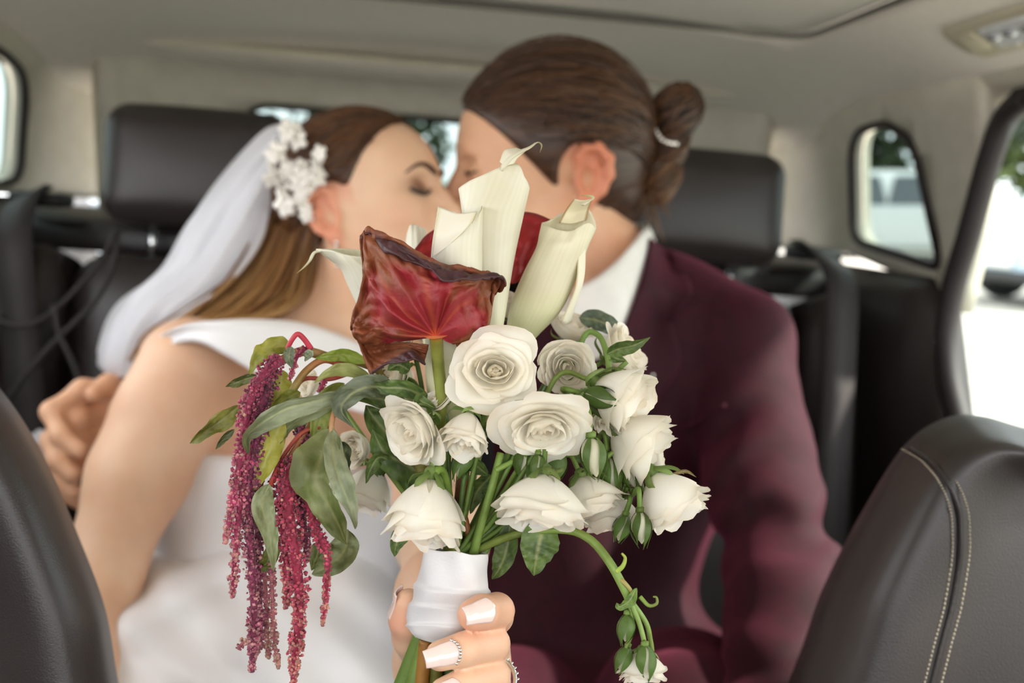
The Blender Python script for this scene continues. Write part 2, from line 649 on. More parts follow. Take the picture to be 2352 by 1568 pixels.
def parked_car(label, loc, rz, body_col, prof, L, W, name='parked_car', taper=0.82):
    """profile lofted across the width; wheels, windows, lamps and mirrors as parts"""
    root = thing(name, label, 'car', loc, 'cars parked along the street')
    ca, sa = math.cos(rz), math.sin(rz)

    def xf(V):
        V = np.asarray(V, float)
        return np.stack([loc[0] + V[:, 0] * ca - V[:, 1] * sa, loc[1] + V[:, 0] * sa + V[:, 1] * ca, loc[2] + V[:, 2]], 1)
    pb = mat('car_paint', body_col, 0.25, coat=0.8)
    prof = np.array(prof, float)
    low, glass = prof[0], None
    # outline of the side: list of (x, z) running over the top from rear bumper to front bumper
    top = catmull(prof, 60)
    belt = 0.58 * top[:, 1].max()
    rows = []
    for s in np.linspace(-1, 1, 17):
        e = abs(s) ** 6
        z = top[:, 1] - 0.06 * e * (top[:, 1] > 0.5)
        wf = np.where(top[:, 1] > belt, 1 - (1 - taper) * (top[:, 1] - belt) / (top[:, 1].max() - belt), 1.0)
        rows.append(np.stack([top[:, 0] * (1 - 0.03 * e), s * W / 2 * wf, z], 1))
    g = np.array(rows)
    mb = MB().add(g.reshape(-1, 3), grid_faces(17, 60))
    for r_, fl in ((g[0], 1), (g[-1], 0)):                      # side skins down to the sill
        n = len(r_)
        lowr = r_.copy()
        lowr[:, 2] = np.minimum(r_[:, 2], 0.26)
        mid = r_.copy()
        mid[:, 2] = np.minimum(r_[:, 2], belt)
        mid[:, 1] = np.sign(r_[:, 1]) * W / 2 * 1.0
        V = np.stack([r_, mid, lowr], 1).reshape(-1, 3)
        mb.add(V, grid_faces(n, 3))
    mb.build('body', pb, root, xf=xf)
    zmax = top[:, 1].max()
    roof = top[top[:, 1] > zmax - 0.28]
    x0, x1 = roof[:, 0].min() - .12, roof[:, 0].max() + .12
    for sd in (-1, 1):                                            # side windows
        for a, b in ((x0 + .05, (x0 + x1) / 2 - .05), ((x0 + x1) / 2 + .05, x1 - .05)):
            y0, y1 = W / 2 * 1.012, W / 2 * (1 - (1 - taper) * 0.75) * 1.012
            q = rounded_poly([(a - .06, belt + .04), (b + .04, belt + .04), (b - .1, zmax - .13), (a + .08, zmax - .13)], .06, 3)
            V = [(p[0], sd * (y0 + (y1 - y0) * (p[1] - belt) / (zmax - .13 - belt)), p[1]) for p in q]
            MB().add(V, [list(range(len(V)))]).build('side_window', M_carglass, root, smooth=False, xf=xf)
    # windscreen and rear screen lie on the body where the profile crosses the belt
    for end in (0, 1):
        seg = top[:30] if end == 0 else top[30:][::-1]
        m = (seg[:, 1] > belt + .04) & (seg[:, 1] < zmax - .07)
        sg = seg[m]
        if len(sg) < 2:
            continue
        d = np.array([-0.012 if end == 0 else 0.012, 0.008])
        V = []
        for p in (sg[0], sg[-1]):
            wf = 1 - (1 - taper) * (p[1] - belt) / (zmax - belt)
            for s in (-.86, .86):
                V.append((p[0] + d[0], s * W / 2 * wf, p[1] + d[1]))
        MB().add(V, [[0, 1, 3, 2]]).build('windscreen' if end else 'rear_screen', M_carglass, root, smooth=False, xf=xf)
    xa, xb = top[:, 0].min() + 0.72, top[:, 0].max() - 0.85
    for wx in (xa, xb):
        for sd in (-1, 1):
            a = np.linspace(0, 2 * math.pi, 24, endpoint=False)
            prof_w = [(.18, -.10), (.31, -.11), (.33, -.06), (.33, .06), (.31, .11), (.20, .12)]
            V = np.array([[wx + r * math.cos(t), sd * (W / 2 - .10 + o), .33 + r * math.sin(t)] for t in a for r, o in prof_w])
            wo = mk('wheel', xf(V), grid_faces(24, 6, True), M_tyre, root)
            mb = MB()
            for k in range(5):
                t = k * 2 * math.pi / 5
                c, s_ = math.cos(t), math.sin(t)
                V2 = [(wx + r * c - o * s_, sd * (W / 2 + .005), .33 + r * s_ + o * c) for r, o in ((.0, -.05), (.21, -.03), (.21, .03), (.0, .05))]
                mb.add(V2, [[0, 1, 2, 3]])
            V3 = np.array([[wx + r * math.cos(t), sd * (W / 2 - .01), .33 + r * math.sin(t)] for t in a for r in (.17, .215)])
            mb.add(V3, grid_faces(24, 2, True))
            mb.build('rim', M_rim, wo, smooth=False, xf=xf)
    for end in (0, 1):
        x = top[:, 0].min() if end == 0 else top[:, 0].max()
        for sd in (-1, 1):
            V, F = rbox((x + (.07 if end == 0 else -.09), sd * (W / 2 - .20), belt * .86), (.2, .34, .15), .03, 2)
            MB().add(V, F).build('tail_lamp' if end == 0 else 'head_lamp', M_redlamp if end == 0 else M_lampglass, root, xf=xf)
        V, F = rbox((x + (-.01 if end == 0 else .01), 0, .5), (.03, .5, .12), .008, 1)
        MB().add(V, F).build('number_plate', M_plate, root, xf=xf)
        V, F = rbox((x + (.05 if end == 0 else -.05), 0, .34), (.18, W * .9, .14), .04, 2)
        MB().add(V, F).build('bumper', M_blackplastic, root, xf=xf)
    for sd in (-1, 1):
        V, F = rbox((x1 - .35, sd * (W / 2 + .09), belt + .1), (.12, .2, .13), .04, 2)
        MB().add(V, F).build('wing_mirror', pb, root, xf=xf)
    return root


SUV = [(-2.25, .3), (-2.28, .7), (-2.22, 1.05), (-2.05, 1.55), (-1.6, 1.70), (-.5, 1.73), (.35, 1.62), (.95, 1.12), (1.9, 1.0), (2.2, .78), (2.25, .3)]
SEDAN = [(-2.2, .3), (-2.22, .75), (-2.0, .98), (-1.5, 1.05), (-.95, 1.38), (-.2, 1.45), (.45, 1.36), (1.05, .98), (1.9, .88), (2.2, .65), (2.25, .3)]
HATCH = [(-1.95, .3), (-2.0, .8), (-1.85, 1.1), (-1.55, 1.45), (-.5, 1.52), (.3, 1.42), (.95, 1.02), (1.7, .92), (1.95, .7), (2.0, .3)]
parked_car('white parked van framed by the right rear side window', (8.15, 20.2, 0), math.radians(-8), 'e9ebea', SUV, 4.5, 1.9)
parked_car('pale blue parked saloon beyond the right door window', (7.6, 11.6, 0), math.radians(12), 'a9bccd', SEDAN, 4.4, 1.8)
parked_car('dark grey parked saloon further along the street on the right', (13.2, 19.5, 0), math.radians(80), '5b6066', SEDAN, 4.4, 1.8)
parked_car('white parked hatchback framed by the rear window', (-1.5, 14.5, 0), math.radians(82), 'eef0ef', HATCH, 4.0, 1.75)
parked_car('silver parked car beside the white hatchback behind the rear window', (-5.0, 16.0, 0), math.radians(86), 'b8c2c8', SUV, 4.5, 1.85)
parked_car('white parked car seen through the small left side window', (-8.2, 11.8, 0), math.radians(70), 'e6eaea', SUV, 4.5, 1.85)

# ================================================================== cabin shell
M_liner = mat('headliner_fabric', 'e6e0d4', 0.95, 'e0dace', 90, 3, bump=0.12, bscale=500, sheen=0.15)
M_trim = mat('pillar_plastic', 'cbc6b6', 0.6, 'c4bfaf', 30, 3, bump=0.1, bscale=400)
M_seal = mat('door_seal_rubber', '241c1c', 0.6)
M_darktrim = mat('dark_door_plastic', '2c2726', 0.45, bump=0.2, bscale=500)
M_leather = mat('dark_leather', '312b29', 0.42, '2b2523', 8, 4, bump=0.12, bscale=900, spec=0.5)
M_leather2 = mat('grey_leather', '312b29', 0.42, '2b2523', 8, 4, bump=0.12, bscale=900, spec=0.55)
M_headrest = mat('headrest_leather', '312b29', 0.42, '2b2523', 8, 4, bump=0.12, bscale=900)
M_stitch = mat('seat_thread', '8a8070', 0.8)
M_webbing = mat('belt_webbing', '2b2626', 0.7, bump=0.3, bscale=800)
M_carpet = mat('car_carpet', '2a2626', 0.95, '1f1c1c', 200, bump=0.4)
M_glass = glass_mat('window_glass', 'd3dbd9')
M_tinted = glass_mat('tinted_glass', '828e8c')


def roof_z(x, y):
    """headliner height in cabin coordinates"""
    x, y = np.asarray(x, float), np.asarray(y, float)
    z = 0.292 - 0.020 * (x / 0.5) ** 2 - 0.085 * np.clip((np.abs(x) - 0.48) / 0.22, 0, 1) ** 1.6
    t = np.clip((y - 1.55) / 0.55, 0, 1)
    return z - 0.115 * t ** 1.5 - 0.01 * np.clip(0.4 - y, 0, 2)


# ceiling: a smooth sheet with a rounded hole for the sunroof blind
sr = rounded_poly([(-.53, -.25), (.515, -.25), (.515, 1.545), (-.53, 1.545)], .11, 8)
srp = rounded_poly([(-.522, -.242), (.507, -.242), (.507, 1.537), (-.522, 1.537)], .105, 8)
outer = [(-.70, -.5), (0, -.5), (.70, -.5), (.70, .8), (.70, 1.5), (.66, 2.0), (.4, 2.12), (0, 2.15), (-.4, 2.12), (-.66, 2.0), (-.70, 1.5), (-.70, .8)]
V, F = sheet(outer, [sr], .06, lambda q: CW(np.stack([q[:, 0], q[:, 1], roof_z(q[:, 0], q[:, 1])], 1)))
ceil_o = struct(mk('ceiling', V, F, M_liner))
solid(ceil_o, .03, 1.0)
V, F = sheet(srp, [], .06, lambda q: CW(np.stack([q[:, 0], q[:, 1], roof_z(q[:, 0], q[:, 1]) + .006], 1)))
sb = mk('sunroof_blind', V, F, M_liner, ceil_o)
solid(sb, .02, 1.0)
# dark recess line round the blind
lp = np.array([(p[0], p[1], roof_z(p[0], p[1]) + .004) for p in rounded_poly([(-.526, -.246), (.511, -.246), (.511, 1.541), (-.526, 1.541)], .107, 8)])
V, F = tube(CW(np.concatenate([lp, lp[:1]])), .0042, 6)
mk('sunroof_seal', V, F, mat('grey_rubber', '5a554c', .7), ceil_o)


# side walls
def hit_x(u, v, x):
    r = CARM.T @ (P(u, v, 1.0) - C_O)
    o = CARM.T @ (C_O - CARO)
    t = (x - o[0]) / r[0]
    return o + t * r


SEAL_PX = [(2440, 205), (2352, 232), (2308, 275), (2280, 345), (2255, 430), (2225, 540), (2192, 650), (2174, 760), (2178, 860), (2200, 960), (2230, 1060)]
SEAL = np.array([hit_x(u, v, .69) for u, v in SEAL_PX])
def wall_x(y, z):
    return 0.705 - 0.06 * np.clip((z + .03) / .25, 0, 1) ** 1.3 - 0.16 * np.clip((y - 1.78) / .34, 0, 1) ** 2.2


def side(sd, fn_pts):
    return lambda q: CW(np.stack([sd * wall_x(q[:, 0], q[:, 1]), q[:, 0], q[:, 1]], 1))


for sd, nm in ((1, 'right'), (-1, 'left')):
    if sd == 1:
        quarter = rounded_poly([(1.365, -.050), (1.655, -.024), (1.625, .152), (1.50, .160), (1.425, .13)], [.02, .045, .06, .03, .03], 5)
    else:
        quarter = rounded_poly([(1.42, -.06), (1.775, -.024), (1.70, .140), (1.56, .165), (1.42, .15)], [.03, .05, .07, .05, .03], 5)
    front = [(p[1] + .012, p[2]) for p in SEAL[2:7]]
    outer = [(front[-1][0] + .01, -.11)] + [(1.365, -.085), (1.68, -.045), (2.12, -.05), (2.12, .19), (1.9, .20), (1.5, .215), (front[0][0] + .0, .215)] + front
    V, F = sheet(outer, [quarter], .05, side(sd, None))
    wo = struct(mk('wall_' + nm, V, F, M_trim))
    solid(wo, .03, 1.0 if sd == 1 else -1.0)
    # rubber frame and glass of the quarter window
    q = np.array(quarter)
    V, F = tube(CW(np.stack([sd * (wall_x(q[:, 0], q[:, 1]) - .002), q[:, 0], q[:, 1]], 1)[list(range(len(q))) + [0]]), .007, 6)
    wn = 'window_1' if sd == -1 else 'window_2'
    V2, F2 = sheet(quarter, [], .1, lambda p: CW(np.stack([sd * (wall_x(p[:, 0], p[:, 1]) + .018), p[:, 0], p[:, 1]], 1)))
    go = struct(mk(wn, V2, F2, M_tinted, smooth=False))
    mk('window_rubber', V, F, M_seal, go)
    # upper roof rail trim over the doors
    ys = np.linspace(-.3, 2.05, 24)
    rail = []
    for y in ys:
        rail.append([(sd * .715, y, .188), (sd * .697, y, .193), (sd * .678, y, .205), (sd * .65, y, .228)])
    V = CW(np.array(rail).reshape(-1, 3))
    ro = struct(mk('trim_1' if sd == -1 else 'trim_2', V, grid_faces(24, 4), M_trim))
    solid(ro, .02, 1.0 if sd == -1 else -1.0)
    # dark lower panel of the door and wheel-arch side
    pan = []
    for y in np.concatenate([np.linspace(-.8, 1.1, 12), np.linspace(1.15, 1.5, 15), np.linspace(1.6, 2.1, 7)]):
        top = -.30 + .235 * np.clip((y - 1.25) / .11, 0, 1) if sd == 1 else -.10 + .05 * np.clip((y - 1.2) / .3, 0, 1)
        x = .70 - .03 * np.clip((y - 1.30) / .2, 0, 1) * np.clip((1.75 - y) / .1, 0, 1)
        pan.append([(sd * .735, y, top - .012), (sd * .70, y, top), (sd * (x - .02), y, top - .03), (sd * (x - .03), y, top - .2), (sd * (x - .01), y, -.9)])
    V = CW(np.array(pan).reshape(-1, 3))
    po = struct(mk('wall_' + nm + '_lower', V, grid_faces(34, 5), M_darktrim))
    solid(po, .02, 1.0 if sd == -1 else -1.0)

# black door frame of the right rear door, with the glass
path = CW(catmull(np.concatenate([[(.664, -.3, .172), (.664, .4, .178)], SEAL]), 80))
V, F = tube(path, .0165, 10)
struct(mk('trim_3', V, F, M_seal))
dg = [(p[1] + .004, p[2]) for p in SEAL[1:-1]] + [(.2, -.30), (.2, .17)]
V, F = sheet(dg, [], .2, lambda q: CW(np.stack([np.full(len(q), .70) - .02 * np.clip(q[:, 1] / .2, 0, 1), q[:, 0], q[:, 1]], 1)))
struct(mk('window_4', V, F, M_glass, smooth=False))
# left door frame (only a sliver could show)
V, F = tube(CW(catmull(np.concatenate([[(.664, -.3, .172), (.664, .4, .178)], SEAL]) * np.array([-1, 1, 1]), 80)), .0165, 8)
struct(mk('trim_4', V, F, M_seal))

# tailgate wall with the rear window
rw = rounded_poly([(-.44, -.085), (.42, -.085), (.35, .145), (-.37, .145)], .05, 6)
outer = [(-.60, -.16), (.60, -.16), (.60, .22), (-.60, .22)]
rear_y = lambda q: 2.08 - .10 * np.clip((q[:, 1] + .1) / .3, 0, 1) - .16 * (q[:, 0] / .6) ** 4
V, F = sheet(outer, [rw], .05, lambda q: CW(np.stack([q[:, 0], rear_y(q), q[:, 1]], 1)))
struct(solid(mk('wall_back', V, F, M_trim), .03, -1.0))
V, F = sheet(rw, [], .1, lambda q: CW(np.stack([q[:, 0], rear_y(q) + .02, q[:, 1]], 1)))
go = struct(mk('window_3', V, F, M_tinted, smooth=False))
q = np.array(rw)
V, F = tube(CW(np.stack([q[:, 0], rear_y(q) - .003, q[:, 1]], 1)[list(range(len(q))) + [0]]), .006, 6)
mk('window_rubber', V, F, M_seal, go)

V, F = patch([[(x, 2.09 - .16 * (x / .6) ** 4, z) for z in (-.15, -.5, -.92)] for x in (-.62, -.3, 0, .3, .62)], 14, 6)
struct(solid(mk('wall_back_lower', CW(V.reshape(-1, 3)), F, M_darktrim), .02))
# luggage cover and floor
lc = [[(-.63, y, z) for y, z in ((1.56, -.12), (1.59, -.072), (1.80, -.065), (1.83, -.14))], [(0, y, z) for y, z in ((1.56, -.12), (1.59, -.072), (1.98, -.072), (2.00, -.14))], [(.63, y, z) for y, z in ((1.56, -.12), (1.59, -.072), (1.80, -.065), (1.83, -.14))]]
V, F = patch(lc, 9, 12)
lco = mk('luggage_cover', CW(V.reshape(-1, 3)), F, M_darktrim)
tag(solid(lco, .012), 'dark luggage cover behind the rear seats, under the rear window', 'luggage cover')
V, F = patch([[(x, y, -.92) for y in (-.8, .9, 2.1)] for x in (-.72, 0, .72)], 8, 12)
struct(solid(mk('floor', CW(V.reshape(-1, 3)), F, M_carpet), .03))


dash = [[(x, y, z) for y, z in ((-1.0, -.22), (-.75, -.16), (-.52, -.19), (-.46, -.30), (-.50, -.55), (-.55, -.92))] for x in (-.74, -.3, .3, .74)]  # unseen dashboard behind the camera, added to block light from front and below
V, F = patch(dash, 14, 24)
struct(solid(mk('wall_front', CW(V.reshape(-1, 3)), F, M_darktrim), .02))

# rear seats
def cushion(c, size, r, bulge=0.02, rot=None, n=14):
    """pillow-shaped block in cabin coordinates: rounded box with crowned faces"""
    V, F = [], []
    bm = bmesh.new()
    bmesh.ops.create_cube(bm, size=2.0)
    bmesh.ops.subdivide_edges(bm, edges=bm.edges[:], cuts=n - 1, use_grid_fill=True)
    bm.verts.index_update()
    p = np.array([v.co[:] for v in bm.verts])
    F = [[v.index for v in f.verts] for f in bm.faces]
    bm.free()
    h = np.asarray(size, float) / 2
    q = p * (h - r)
    q = np.sign(p) * np.minimum(np.abs(p) * h, h - r)
    d = p * h - q
    ln = np.linalg.norm(d, axis=1)[:, None]
    mx = np.abs(d).max(1)[:, None]
    q = q + np.where(ln > 1e-9, d / (ln + 1e-12) * r * np.clip(mx / r, 0, 1), 0)
    cr = (1 - p ** 2)
    q[:, 1] += np.sign(p[:, 1]) * bulge * np.where(np.abs(p[:, 1]) > .99, cr[:, 0] * cr[:, 2], 0)
    q[:, 2] += np.sign(p[:, 2]) * bulge * .3 * np.where(np.abs(p[:, 2]) > .99, cr[:, 0], 0)
    if rot is not None:
        q = q @ np.asarray(rot).T
    return q + np.asarray(c, float), F


def rx(a):
    a = math.radians(a)
    return np.array([[1, 0, 0], [0, math.cos(a), -math.sin(a)], [0, math.sin(a), math.cos(a)]])


for sx, lab in ((-.36, 'dark leather rear seat with tall headrest behind the bride'), (.383, 'dark leather rear seat with headrest behind the groom')):
    seat = thing('passenger_seat', lab, 'car seat', CW((sx, 1.35, -.9)), 'rear seats')
    V, F = cushion((sx, 1.525, .010), (.262, .115, .168), .034, .012, rx(-6), 18)
    hr = mk('headrest', CW(V), F, M_headrest, seat)
    for k in (-.07, .07):
        V, F = tube(CW(np.array([(sx + k, 1.535, -.06), (sx + k, 1.53, -.14)])), .006, 8)
        mk('headrest_post', V, F, M_chrome, hr)
    V, F = cushion((sx, 1.46, -.40), (.34, .13, .56), .05, .018, rx(-12), 16)
    mk('backrest', CW(V), F, M_leather2, seat)
    for k in (-1, 1):
        V, F = cushion((sx + k * .205, 1.445, -.40), (.085, .16, .57), .035, .012, rx(-12), 10)
        mk('side_bolster', CW(V), F, M_leather, seat)
    V, F = cushion((sx, 1.18, -.70), (.50, .52, .16), .05, .01, rx(4), 12)
    mk('seat_cushion', CW(V), F, M_leather2, seat)
    V, F = cushion(((.604 if sx > 0 else -.604), 1.47, -.36), (.055, .14, .50), .025, .01, rx(-12), 10)
    mk('side_panel', CW(V), F, M_leather2, seat)
seat = thing('centre_seat', 'narrow dark leather centre section between the two rear seats', 'car seat', CW((0, 1.35, -.9)))
V, F = cushion((.012, 1.47, -.41), (.216, .12, .56), .04, .01, rx(-12), 12)
mk('backrest', CW(V), F, M_leather, seat)
V, F = cushion((.012, 1.18, -.70), (.216, .52, .15), .05, .01, rx(4), 12)
mk('seat_cushion', CW(V), F, M_leather, seat)


def strap(pts, width, nrm, thick=.0022):
    """flat webbing along pts, width across"""
    path = catmull(pts, 40)
    T, _, _ = frames(path)
    n = np.asarray(nrm, float)
    S = np.cross(T, n)
    S /= np.linalg.norm(S, axis=1)[:, None] + 1e-9
    a, b = path - S * width / 2, path + S * width / 2
    Nn = np.cross(S, T) * thick
    V = np.stack([a + Nn, b + Nn, b - Nn, a - Nn], 1).reshape(-1, 3)
    F = []
    for i in range(39):
        for k in range(4):
            F.append([i * 4 + k, i * 4 + (k + 1) % 4, (i + 1) * 4 + (k + 1) % 4, (i + 1) * 4 + k])
    return V, F


bt = thing('seat_belt', 'dark seat belt hanging over the right end of the rear bench', 'seat belt', CW((.6, 1.35, -.3)))
V, F = strap(CW([(.60, 1.62, -.044), (.585, 1.50, -.046), (.575, 1.40, -.082), (.57, 1.365, -.17), (.565, 1.33, -.35), (.56, 1.29, -.55)]), .047, CARM @ np.array([0.0, -1, .2]))
mk('webbing', V, F, M_webbing, bt)
V, F = rbox((.60, 1.57, -.049), (.08, .06, .02), .008, 2)
mk('belt_guide', CW(V), F, M_blackplastic, bt)
bt = thing('seat_belt', 'dark seat belt crossing the left end of the rear bench', 'seat belt', CW((-.6, 1.35, -.3)))
V, F = strap(CW([(-.62, 1.62, -.044), (-.60, 1.50, -.048), (-.575, 1.395, -.097), (-.555, 1.365, -.2), (-.53, 1.33, -.35), (-.50, 1.29, -.55)]), .047, CARM @ np.array([0.0, -1, .2]))
mk('webbing', V, F, M_webbing, bt)
V, F = rbox((-.60, 1.57, -.049), (.08, .06, .02), .008, 2)
mk('belt_guide', CW(V), F, M_blackplastic, bt)
cb = [P(270, 520, 1.330), P(235, 590, 1.310), P(150, 690, 1.290), P(70, 745, 1.270), P(0, 735, 1.270), P(-60, 690, 1.280)]
cable = MB().add(*tube(catmull(cb, 40), .0034, 6))
cable.add(*tube(catmull([P(268, 530, 1.330), P(262, 600, 1.315), P(220, 690, 1.295), P(130, 780, 1.280), P(60, 860, 1.270), P(10, 930, 1.270)], 40), .0042, 6))
cable.add(*tube(catmull([P(125, 700, 1.285), P(135, 760, 1.280), P(170, 840, 1.275), P(205, 930, 1.270)], 24), .0042, 6))
tag(cable.build('belt_cord', M_webbing), 'thin dark looped cords hanging below the left rear headrest', 'cord')

# ceiling reading lamp above the right door
lampc = np.array([.575, 1.05, 0])
lamp = thing('reading_lamp', 'pale ceiling reading lamp unit with clear lens above the right door', 'lamp', CW((.6, 1.0, .24)))


def on_roof(x, y, dz=0.0):
    return CW(np.stack([np.asarray(x, float), np.asarray(y, float), roof_z(x, y) + dz], -1))


q = np.array(rounded_poly([(.572, .93), (.618, .97), (.624, 1.185), (.606, 1.205), (.572, 1.20)], .012, 5))
V, F = sheet([tuple(p) for p in q], [], .03, lambda p: on_roof(p[:, 0], p[:, 1], -.006))
solid(mk('lamp_housing', V, F, mat('lamp_housing_plastic', 'c9c2a8', .5), lamp), .008, 1.0)
M_lens = mat('lamp_lens', 'dfe3e4', .12, coat=.8)
M_reflector = mat('lamp_reflector', 'b9bcc0', .15, metal=.9)
for (x0, x1, y0, y1, m, nm) in ((.580, .610, 1.145, 1.185, MATS['lamp_housing_plastic'], 'rocker_switch'), (.580, .612, 1.04, 1.135, M_lens, 'lamp_lens'), (.578, .612, .96, 1.03, M_lens, 'lamp_lens')):
    V, F = sheet([tuple(p) for p in rounded_poly([(x0, y0), (x1, y0), (x1, y1), (x0, y1)], .008, 4)], [], .02, lambda p: on_roof(p[:, 0], p[:, 1], -.010))
    lo_ = solid(mk(nm, V, F, m, lamp), .005, 1.0)
    if nm == 'lamp_lens':
        for k in range(3):
            yy = y0 + (k + .5) * (y1 - y0) / 3
            Vv, Ff = ico(2)
            mk('lamp_bulb', on_roof([(x0 + x1) / 2], [yy], -.010)[0] + Vv * np.array([.010, .010, .004]), Ff, M_reflector, lo_)


# front seats seen from the front, one on either side of the camera
def front_seat(label, S, inner, seam, d_in, d_rim, d_back, sgn):
    root = thing('front_seat', label, 'car seat', (sgn * .4, .62, .3), 'front seats')
    n = len(S)
    rows = []
    for k in range(n):
        s, i = np.array(S[k], float), np.array(inner[k], float)
        rows.append([P(*(s - (i - s) * .02), d_back), P(*s, d_rim), P(*(s + (i - s) * .06), d_rim - .035), P(*(s + (i - s) * .25), d_in - .010),
                     P(*(s + (i - s) * .55), d_in), P(*(s + (i - s) * .8), d_in + .004), P(*i, d_in + .008),
                     P(i[0] + sgn * 420, i[1] + 30, d_in + .012), P(i[0] + sgn * 620, i[1] + 60, d_in + .03), P(i[0] + sgn * 700, i[1] + 80, d_rim), P(i[0] + sgn * 700, i[1] + 80, d_back)])
    V, F = patch(rows, 60, 50)
    mk('backrest', V.reshape(-1, 3), F, M_leather, root)
    # rear shell closes the seat
    rows2 = [[P(*(np.array(S[k]) - (np.array(inner[k]) - S[k]) * .02), d_back), P(*(np.array(S[k]) * .4 + np.array(inner[k]) * .6), d_back + .02), P(*inner[k], d_back + .025), P(inner[k][0] + sgn * 700, inner[k][1] + 80, d_back)] for k in range(n)]
    V2, F2 = patch(rows2, 40, 8)
    mk('rear_shell', V2.reshape(-1, 3), F2, M_darktrim, root)
    if seam:
        g = V.reshape(-1, 3)
        pc = np.array([((C_R @ (q - C_O)) / (C_F @ (q - C_O)) * FPX + 1176, 784 - (C_U @ (q - C_O)) / (C_F @ (q - C_O)) * FPX, C_F @ (q - C_O)) for q in g])
        sp = catmull(np.array(seam, float), 70)
        pts = []
        for a in sp:
            dd = ((pc[:, :2] - a) ** 2).sum(1)
            kk = np.argsort(dd)[:6]
            wgt = 1 / (dd[kk] + 30)
            pts.append(P(a[0], a[1], (pc[kk, 2] * wgt).sum() / wgt.sum() - .0012))
        pts = np.array(pts)
        pts[:, 1] = catmull(pts[::6], 70)[:, 1]
        V3, F3 = tube(pts, .0016, 6)
        mk('seam', V3, F3, M_darktrim, root)
        for off in (-20, 18):                                  # two rows of thread beside the seam
            mb = MB()
            path = np.array([pts[k] + C_R * off / FPX * .6 for k in range(70)])
            path = catmull(path, 210)
            for k in range(0, 207, 3):
                mb.add(*tube(path[k:k + 3] - C_F * .0012, .0007, 5))
            mb.build('thread', M_stitch, root)
    return root


front_seat('dark leather front seat back with double stitched seam beside the groom',
           [(1770, 1700), (1850, 1500), (1905, 1345), (2000, 1160), (2090, 1022), (2180, 964), (2260, 960), (2352, 985), (2470, 1010)],
           [(2500, 1750), (2500, 1560), (2500, 1440), (2500, 1340), (2480, 1280), (2480, 1240), (2500, 1220), (2560, 1220), (2640, 1220)],
           [(2088, 1030), (2140, 1062), (2180, 1112), (2203, 1180), (2205, 1270), (2190, 1380), (2165, 1480), (2140, 1580)], .585, .66, .72, 1)
front_seat('dark leather front seat back beside the bride',
           [(300, 1720), (262, 1568), (232, 1400), (170, 1230), (92, 1050), (0, 905), (-110, 800), (-240, 750)],
           [(-260, 1760), (-260, 1620), (-260, 1500), (-260, 1400), (-280, 1300), (-300, 1200), (-340, 1120), (-400, 1080)],
           None, .50, .55, .64, -1)

# ================================================================== people
from mathutils.bvhtree import BVHTree

M_skin = mat('skin', 'ffffff', 0.5, 'f2e6e0', 14, 3, attr='tint', sss=0.22, bump=0.06, bscale=300, spec=0.4)
M_hair_dark = mat('brown_hair', 'ffffff', 0.42, 'a89888', 1.0, 2, attr='tint', spec=0.5)
M_satin = mat('white_satin', 'f1efee', 0.5, 'e9e7e8', 5, 3, spec=0.4, sheen=0.2)
M_wool = mat('burgundy_wool', '300a15', 0.75, '270811', 60, 4, bump=0.25, bscale=900, sheen=0.30, sheen_tint='c05a78', spec=0.2)
M_shirt = mat('white_shirt', 'eeebe3', 0.75, 'e6e3db', 40, bump=0.1, bscale=700, sheen=0.2)
M_nail = mat('nail_polish', 'ecd2c8', 0.15, coat=0.9, spec=0.6)
M_silver = mat('silver', 'e6e2dc', 0.18, metal=1.0)
M_lash = mat('dark_lash', '1c100c', 0.7)
M_brow = mat('brow_hair', '4a2a18', 0.7)


def cast(bvh, u, v):
    d = P(u, v, 1.0) - C_O
    h = bvh.ray_cast(Vector(C_O), Vector(unit(d)), 5)
    return None if h[0] is None else np.array(h[0])


def depth_of(p):
    return float(C_F @ (np.asarray(p) - C_O))


def bvh_of(V, F):
    return BVHTree.FromPolygons([Vector(v) for v in V], [list(map(int, f)) for f in F])


